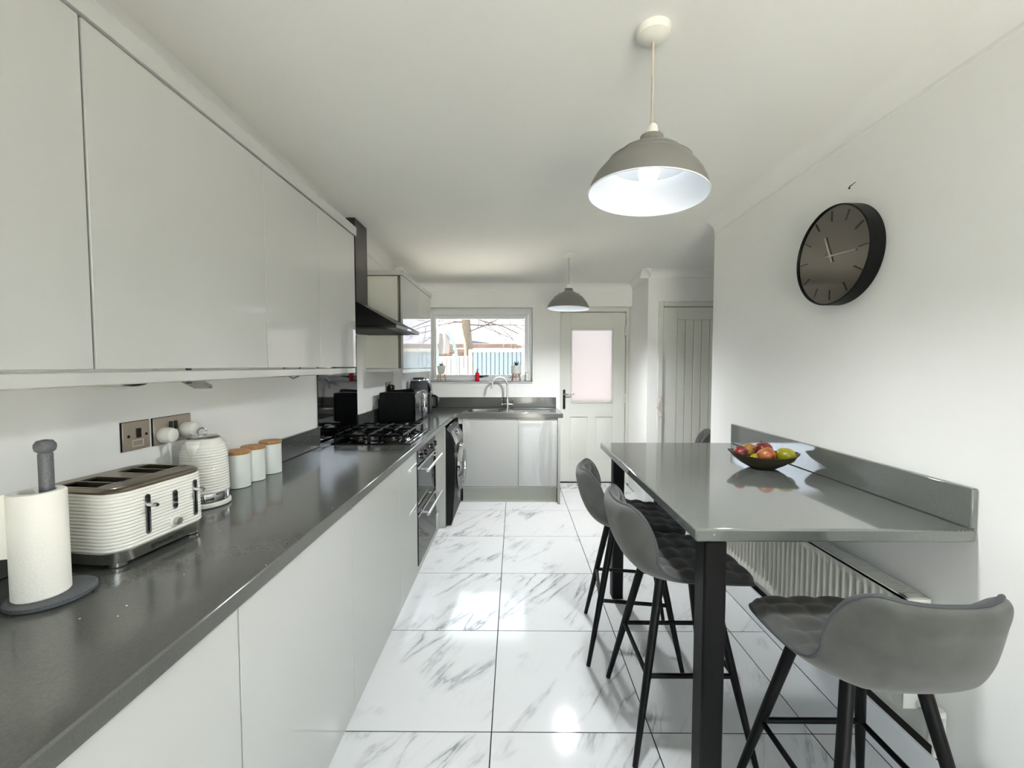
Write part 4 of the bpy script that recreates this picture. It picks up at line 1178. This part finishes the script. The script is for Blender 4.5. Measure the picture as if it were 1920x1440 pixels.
# ------------------------------------------------------------------ pendant lamps
def pendant(x, y, zc, zcap, zr, label, tilt, watts, sc=1.0, group='grey dome pendant lamps'):
    t = thing('pendant_lamp', label, 'lamp', (x, y, zc), 0, group)
    obj('ceiling_rose', M().lathe([(.050, -.0005), (.051, -.004), (.046, -.020), (.030, -.030), (.014, -.034)], (0, 0, 0), 32, None, True, True), 'white_plastic', t, local=True)
    obj('cord', M().tube([(0, 0, -.03), (0, 0, zcap - zc + .03)], .0038, 8), 'cord', t, local=True)
    RT_ = Matrix.Translation((0, 0, zcap - zc)) @ Matrix.Rotation(tilt, 4, 'Y')
    H = zcap - zr
    obj('lamp_holder', M().lathe([(.008, .036), (.014, .030), (.018, .004), (.020, -.012), (.020, -.05)], (0, 0, 0), 20, RT_, True, True), 'white_plastic', t, local=True)
    prof = [(.021, 0), (.034, -.001), (.036, -.018), (.040, -.026), (.060, -.038), (.078, -.050), (.088, -.052), (.093, -.053), (.094, -.059), (.108, -.067), (.119, -.078), (.125, -.080), (.126, -.086), (.140, -.102), (.158, -.126), (.171, -.152), (.178, -.176), (.179, -.182)]
    k = H / .182
    prof = [(r * sc, z * k) for r, z in prof]
    inn = [(r - .0025 if r > .03 else r, z - .0025) for r, z in prof[:-1]] + [(.1775 * sc, prof[-1][1])]
    sh = obj('lamp_shade', M().lathe(prof, (0, 0, 0), 64, RT_), 'shade', t, local=True, angle=28)
    obj('shade_lining', M().lathe(inn, (0, 0, 0), 64, RT_), 'shade_in', sh, local=True, angle=40)
    obj('shade_edge', M().lathe([(.1765 * sc, prof[-1][1]), (.180 * sc, prof[-1][1]), (.180 * sc, prof[-1][1] + .003)], (0, 0, 0), 64, RT_), 'shade_in', sh, local=True)
    b = M().lathe([(.0125, -.05), (.014, -.062), (.024, -.080), (.030, -.098), (.0295, -.112), (.024, -.124), (.012, -.132), (.001, -.134)], (0, 0, 0), 24, RT_, True, False)
    obj('bulb', b, 'bulb', t, local=True)
    ld = bpy.data.lights.new('bulb_light', 'SPOT'); ld.energy = watts; ld.spot_size = math.radians(160); ld.spot_blend = .9; ld.specular_factor = .3
    ld.shadow_soft_size = .05; ld.color = (.97, .985, 1.0)
    lo = bpy.data.objects.new('bulb_light', ld); COL.objects.link(lo); lo.parent = t
    lo.matrix_local = RT_ @ Matrix.Translation((0, 0, -.142))
    return t
z1_ = ceil_z(.404, 1.262)
pendant(.404, 1.262, z1_, 2.054, 1.884, 'grey dome pendant lamp above the table, large and near', math.radians(4.2), 43.0, .965)
pendant(.464, 3.61, ceil_z(.464, 3.61), 2.040, 1.866, 'grey dome pendant lamp near the back door, small and far', math.radians(1.6), 100.0)

# glowing globe added behind the camera as unseen fill light
gl = thing('fill_globe', 'added white fill-light globe behind the camera, outside the picture', 'lamp', (.15, -.95, 2.31))
obj('ceiling_rose', M().lathe([(.06, -.001), (.06, -.012), (.02, -.03)], (0, 0, 0), 28, None, True, True), 'white_plastic', gl, local=True)
obj('stem', M().cyl((0, 0, 0), .010, -.12, -.028, 12), 'white_plastic', gl, local=True)
obj('globe', M().sphere((0, 0, -.27), .155, 32, 20), mat('fill_glow', '#FFFFFF', .3, emit=REAR_FILL / 6.0, emit_col='#F6FAFF'), gl, local=True)

# ------------------------------------------------------------------ window sill
SZ = WZ0 + .0005
def sill_plant(x, label, leaf, kind):
    t = thing('potted_plant', label, 'plant', (x, 4.785, SZ), 0, 'small potted plants on the window sill')
    for k in range(3):
        a = 2 * PI * k / 3 + .5
        obj('leg', M().tube([(.030 * math.cos(a), .030 * math.sin(a), .060), (.044 * math.cos(a), .044 * math.sin(a), .0015)], [.0065, .004], 8), 'leg_wood', t, local=True)
    w = .045 if kind else .036
    pf = [(w * .80, .058), (w, .064), (w * 1.0, .128), (w * .93, .128), (w * .9, .118)] if kind else [(w * .5, .058), (w * .75, .068), (w * 1.08, .125), (w * 1.0, .126), (w * .9, .118)]
    obj('pot', M().lathe(pf, (0, 0, 0), 24, None, True, True), 'pot', t, local=True)
    lf = None
    rnd = random.Random(3 if kind else 5)
    for k in range(11):
        a = 2 * PI * k / 11 * 2.4; tl = .010 + .022 * (k / 11); h = .050 * (1 - .35 * k / 11) * (1.1 if kind else .8)
        m = M(); d = Vector((math.cos(a), math.sin(a), 0)); n = Vector((-d.y, d.x, 0))
        b = Vector((0, 0, .116)) + d * .004
        mid = b + d * tl * .7 + Vector((0, 0, h * .55)); tip = b + d * tl * 1.25 + Vector((0, 0, h))
        m.v = [tuple(b + n * .004), tuple(b - n * .004), tuple(mid - n * .006), tuple(tip), tuple(mid + n * .006), tuple(mid + d * .004)]
        m.f = [(0, 1, 2, 5), (0, 5, 4), (5, 2, 3), (4, 5, 3)]
        raw('leaf', m, leaf, t, local=True)
    t.scale = (1.3, 1.3, 1.42)
    return t
sill_plant(-.845, 'small brownish plant in tapered white pot at the left end of the sill', 'plant_dry', 0)
sill_plant(.018, 'small dark green plant in round white pot on the right of the sill', 'plant', 1)
rb = thing('soap_bottle', 'red pump bottle standing on the window sill behind the tap', 'bottle', (-.430, 4.79, SZ))
obj('bottle', M().lathe([(.022, .0005), (.024, .004), (.024, .090), (.020, .102), (.010, .108)], (0, 0, 0), 24, None, True, True), 'red', rb, local=True)
obj('pump', M().lathe([(.010, .108), (.010, .118), (.004, .120), (.004, .136), (.008, .137), (.008, .142)], (0, 0, 0), 14, None, True, True).tube([(0, 0, .139), (.022, -.012, .137)], .003, 8), 'black_plastic', rb, local=True)
sb = thing('sponge', 'pale green sponge pad leaning on the right window frame', 'sponge', (.142, 4.81, SZ))
obj('pad', M().box(-.020, .020, -.010, .010, .0, .105, .004, 2, Matrix.Rotation(math.radians(3), 4, 'Y')), 'sponge', sb, local=True)
obj('face', M().box(-.016, .016, -.0125, -.0095, .01, .095, .002, 1, Matrix.Rotation(math.radians(3), 4, 'Y')), 'pot', sb, local=True)

# ------------------------------------------------------------------ garden seen through the window
struct('ground', M().box(-16, 16, 5.0, 40, -.30, -.15), 'paving', smooth=False)
struct('ground_front', M().box(-16, 16, -20, REAR - .1, -.30, -.15), 'paving', smooth=False)
def fence(name, label, x0, x1, y, ztop, wb, gap, material, cat, rail=True, slope=0.0):
    t = thing(name, label, cat, ((x0 + x1) / 2, y, -.15))
    n = int(round((x1 - x0) / (wb + gap)))
    base = None
    for k in range(n):
        if base is None:
            base = obj('board', M().box(-wb / 2, wb / 2, -.012, .012, 0, ztop + .15, .003, 1), material, t, local=True); o = base
        else:
            o = base.copy(); COL.objects.link(o)
        o.location = (x0 + (wb + gap) * (k + .5) - (x0 + x1) / 2, random.uniform(-.003, .003), 0)
        o.scale = (1, 1, 1 + slope * (k / max(1, n - 1) - .5))
    if rail:
        obj('rail', M().box(x0, x1, y + .013, y + .045, ztop - .25, ztop - .16), material, t)
        obj('rail', M().box(x0, x1, y + .013, y + .045, .25, .34), material, t)
    return t
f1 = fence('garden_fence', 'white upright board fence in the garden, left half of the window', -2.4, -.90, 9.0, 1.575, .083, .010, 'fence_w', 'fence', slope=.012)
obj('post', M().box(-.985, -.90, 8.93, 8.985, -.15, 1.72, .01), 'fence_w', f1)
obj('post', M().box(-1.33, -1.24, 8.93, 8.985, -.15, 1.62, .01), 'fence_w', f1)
sh = fence('garden_shed', 'pale blue boarded shed in the garden, right half of the window', -.88, 1.60, 8.9, 1.66, .080, .012, 'fence_b', 'shed', rail=False)
obj('back_board', M().box(-.88, 1.60, 8.925, 8.95, -.15, 1.64), 'roof_dark', sh)
obj('top_rail', M().box(-.90, 1.62, 8.87, 8.97, 1.66, 1.72, .004), 'fence_w', sh)
gw = thing('garden_wall', 'low orange brick wall behind the shed and fence', 'wall', (0, 11, -.15))
obj('wall_face', M().box(-6, 5, 11, 11.2, -.15, 1.70), 'brick', gw, smooth=False)
for k, (a, b) in enumerate(((1.715, 1.80), (1.85, 1.95))): obj('coping', M().box(-6, 5, 10.95 - .0, 11.22, a, b, .006), 'brick', gw)
bk = None
for r in range(2):
    for k in range(34):
        xx = -3.2 + k * .145 + (.07 if r else 0)
        if bk is None:
            bk = obj('brick', M().box(-.066, .066, -.012, .012, -.030, .030, .003, 1), 'brick', gw, local=True); o = bk
        else: o = bk.copy(); COL.objects.link(o)
        o.location = (xx, -.006, 1.68 + .15 - r * .075)
ns = thing('neighbour_house', 'pale neighbouring house with slate roof beyond the garden wall', 'house', (0, 16, -.15))
obj('roof', M().add([(-1.75, 16, 2.12), (6, 16, 2.12), (6, 18.5, 4.2), (-1.75, 18.5, 4.2)], [(0, 1, 2, 3)]).add([(-1.75, 16, 2.08), (6, 16, 2.08), (6, 18.5, 4.16), (-1.75, 18.5, 4.16)], [(3, 2, 1, 0)]), 'roof', ns, smooth=False)
obj('gutter', M().tube([(-1.8, 15.95, 2.14), (6, 15.95, 2.14)], .07, 8), 'roof_dark', ns)
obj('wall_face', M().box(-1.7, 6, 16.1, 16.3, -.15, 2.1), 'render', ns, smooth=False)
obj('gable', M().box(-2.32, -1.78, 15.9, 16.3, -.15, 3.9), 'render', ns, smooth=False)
ns2 = thing('far_house', 'dark roofed house at the left edge of the window view', 'house', (-5, 18, -.15))
obj('roof', M().prism([(18, 2.3), (21, 4.3), (21, 4.2), (18, 2.2)], -6.5, -2.6, 'x'), 'roof_dark', ns2, smooth=False)
obj('wall_face', M().box(-6.3, -2.7, 18.2, 18.4, -.15, 2.3), 'roof_dark', ns2, smooth=False)
sw_ = thing('garden_swing', 'turquoise tube frame with hanging grey canvas in the garden', 'garden swing', (-1.15, 7.0, -.15))
obj('frame_tube', M().tube([(-.97, 7.0, -.15), (-.97, 7.0, 1.35), (-.985, 7.0, 1.62), (-1.05, 7.0, 1.82), (-1.14, 7.0, 1.96)], .024, 10), 'turq', sw_)
obj('frame_tube', M().tube([(-1.275, 6.95, -.15), (-1.275, 6.95, 1.40), (-1.29, 6.95, 1.62), (-1.33, 6.95, 1.80)], .022, 10), 'turq', sw_)
obj('frame_tube', M().tube([(-1.36, 7.0, 1.93), (-1.14, 7.0, 1.96)], .020, 10), 'turq', sw_)
obj('canvas', M().grid(lambda u, v: (-1.30 + .19 * u + .03 * v, 7.03 + .03 * math.sin(u * 7), 1.58 + .34 * v), 12, 8).grid(lambda u, v: (-1.30 + .19 * u + .03 * v, 7.036 + .03 * math.sin(u * 7), 1.58 + .34 * v), 12, 8), 'canopy', sw_)
tr_ = thing('bare_tree', 'bare pale-barked tree with thin branches beyond the fence', 'tree', (-1.12, 10.0, -.15))
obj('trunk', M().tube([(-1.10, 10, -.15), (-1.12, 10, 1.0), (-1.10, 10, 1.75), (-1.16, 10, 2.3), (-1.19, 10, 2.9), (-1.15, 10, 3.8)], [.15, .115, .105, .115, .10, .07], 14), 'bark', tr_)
rnd = random.Random(11)
tw = M()
def branch(p, d, l, r, depth):
    pts = [Vector(p)]; dd = Vector(d).normalized()
    for k in range(5):
        dd = (dd + Vector((rnd.uniform(-.25, .25), rnd.uniform(-.1, .1), rnd.uniform(-.22, .15)))).normalized()
        pts.append(pts[-1] + dd * l / 5)
    m = M().tube(pts, [r * (1 - .14 * k) for k in range(6)], 6)
    if depth == 0: obj('branch', m, 'twig', tr_)
    else: tw.add(m.v, m.f)
    if depth < 2:
        for k in range(4 if depth == 0 else 3):
            q = pts[1 + k if depth == 0 else 2 + k]
            branch(q, dd + Vector((rnd.uniform(-.9, .9), rnd.uniform(-.3, .3), rnd.uniform(-.7, .5))), l * .5, r * .55, depth + 1)
for (z_, dx_, dz_, l_) in ((2.15, 1, .25, 1.5), (2.35, 1, -.15, 1.9), (2.6, 1, -.35, 2.3), (2.75, 1, .1, 2.2), (2.9, 1, -.25, 2.6), (2.4, -1, .1, .9), (2.65, -1, -.2, 1.1), (2.85, -1, .1, 1.2)):
    branch((-1.16, 9.95, z_), (dx_, -.1, dz_), l_, .020, 0)
tag(obj('twigs', tw, 'twig', tr_), kind='stuff')
# brick wall and low shrub outside the obscure-glazed door
pw = thing('side_wall', 'pink brick wall outside the back door', 'wall', (1.4, 7.2, -.15))
obj('wall_face', M().box(.95, 4.5, 7.2, 7.4, -.15, 1.5), 'pinkwall', pw, smooth=False)
obj('coping', M().box(.93, 4.52, 7.16, 7.44, 1.5, 1.57, .006), 'fence_w', pw)
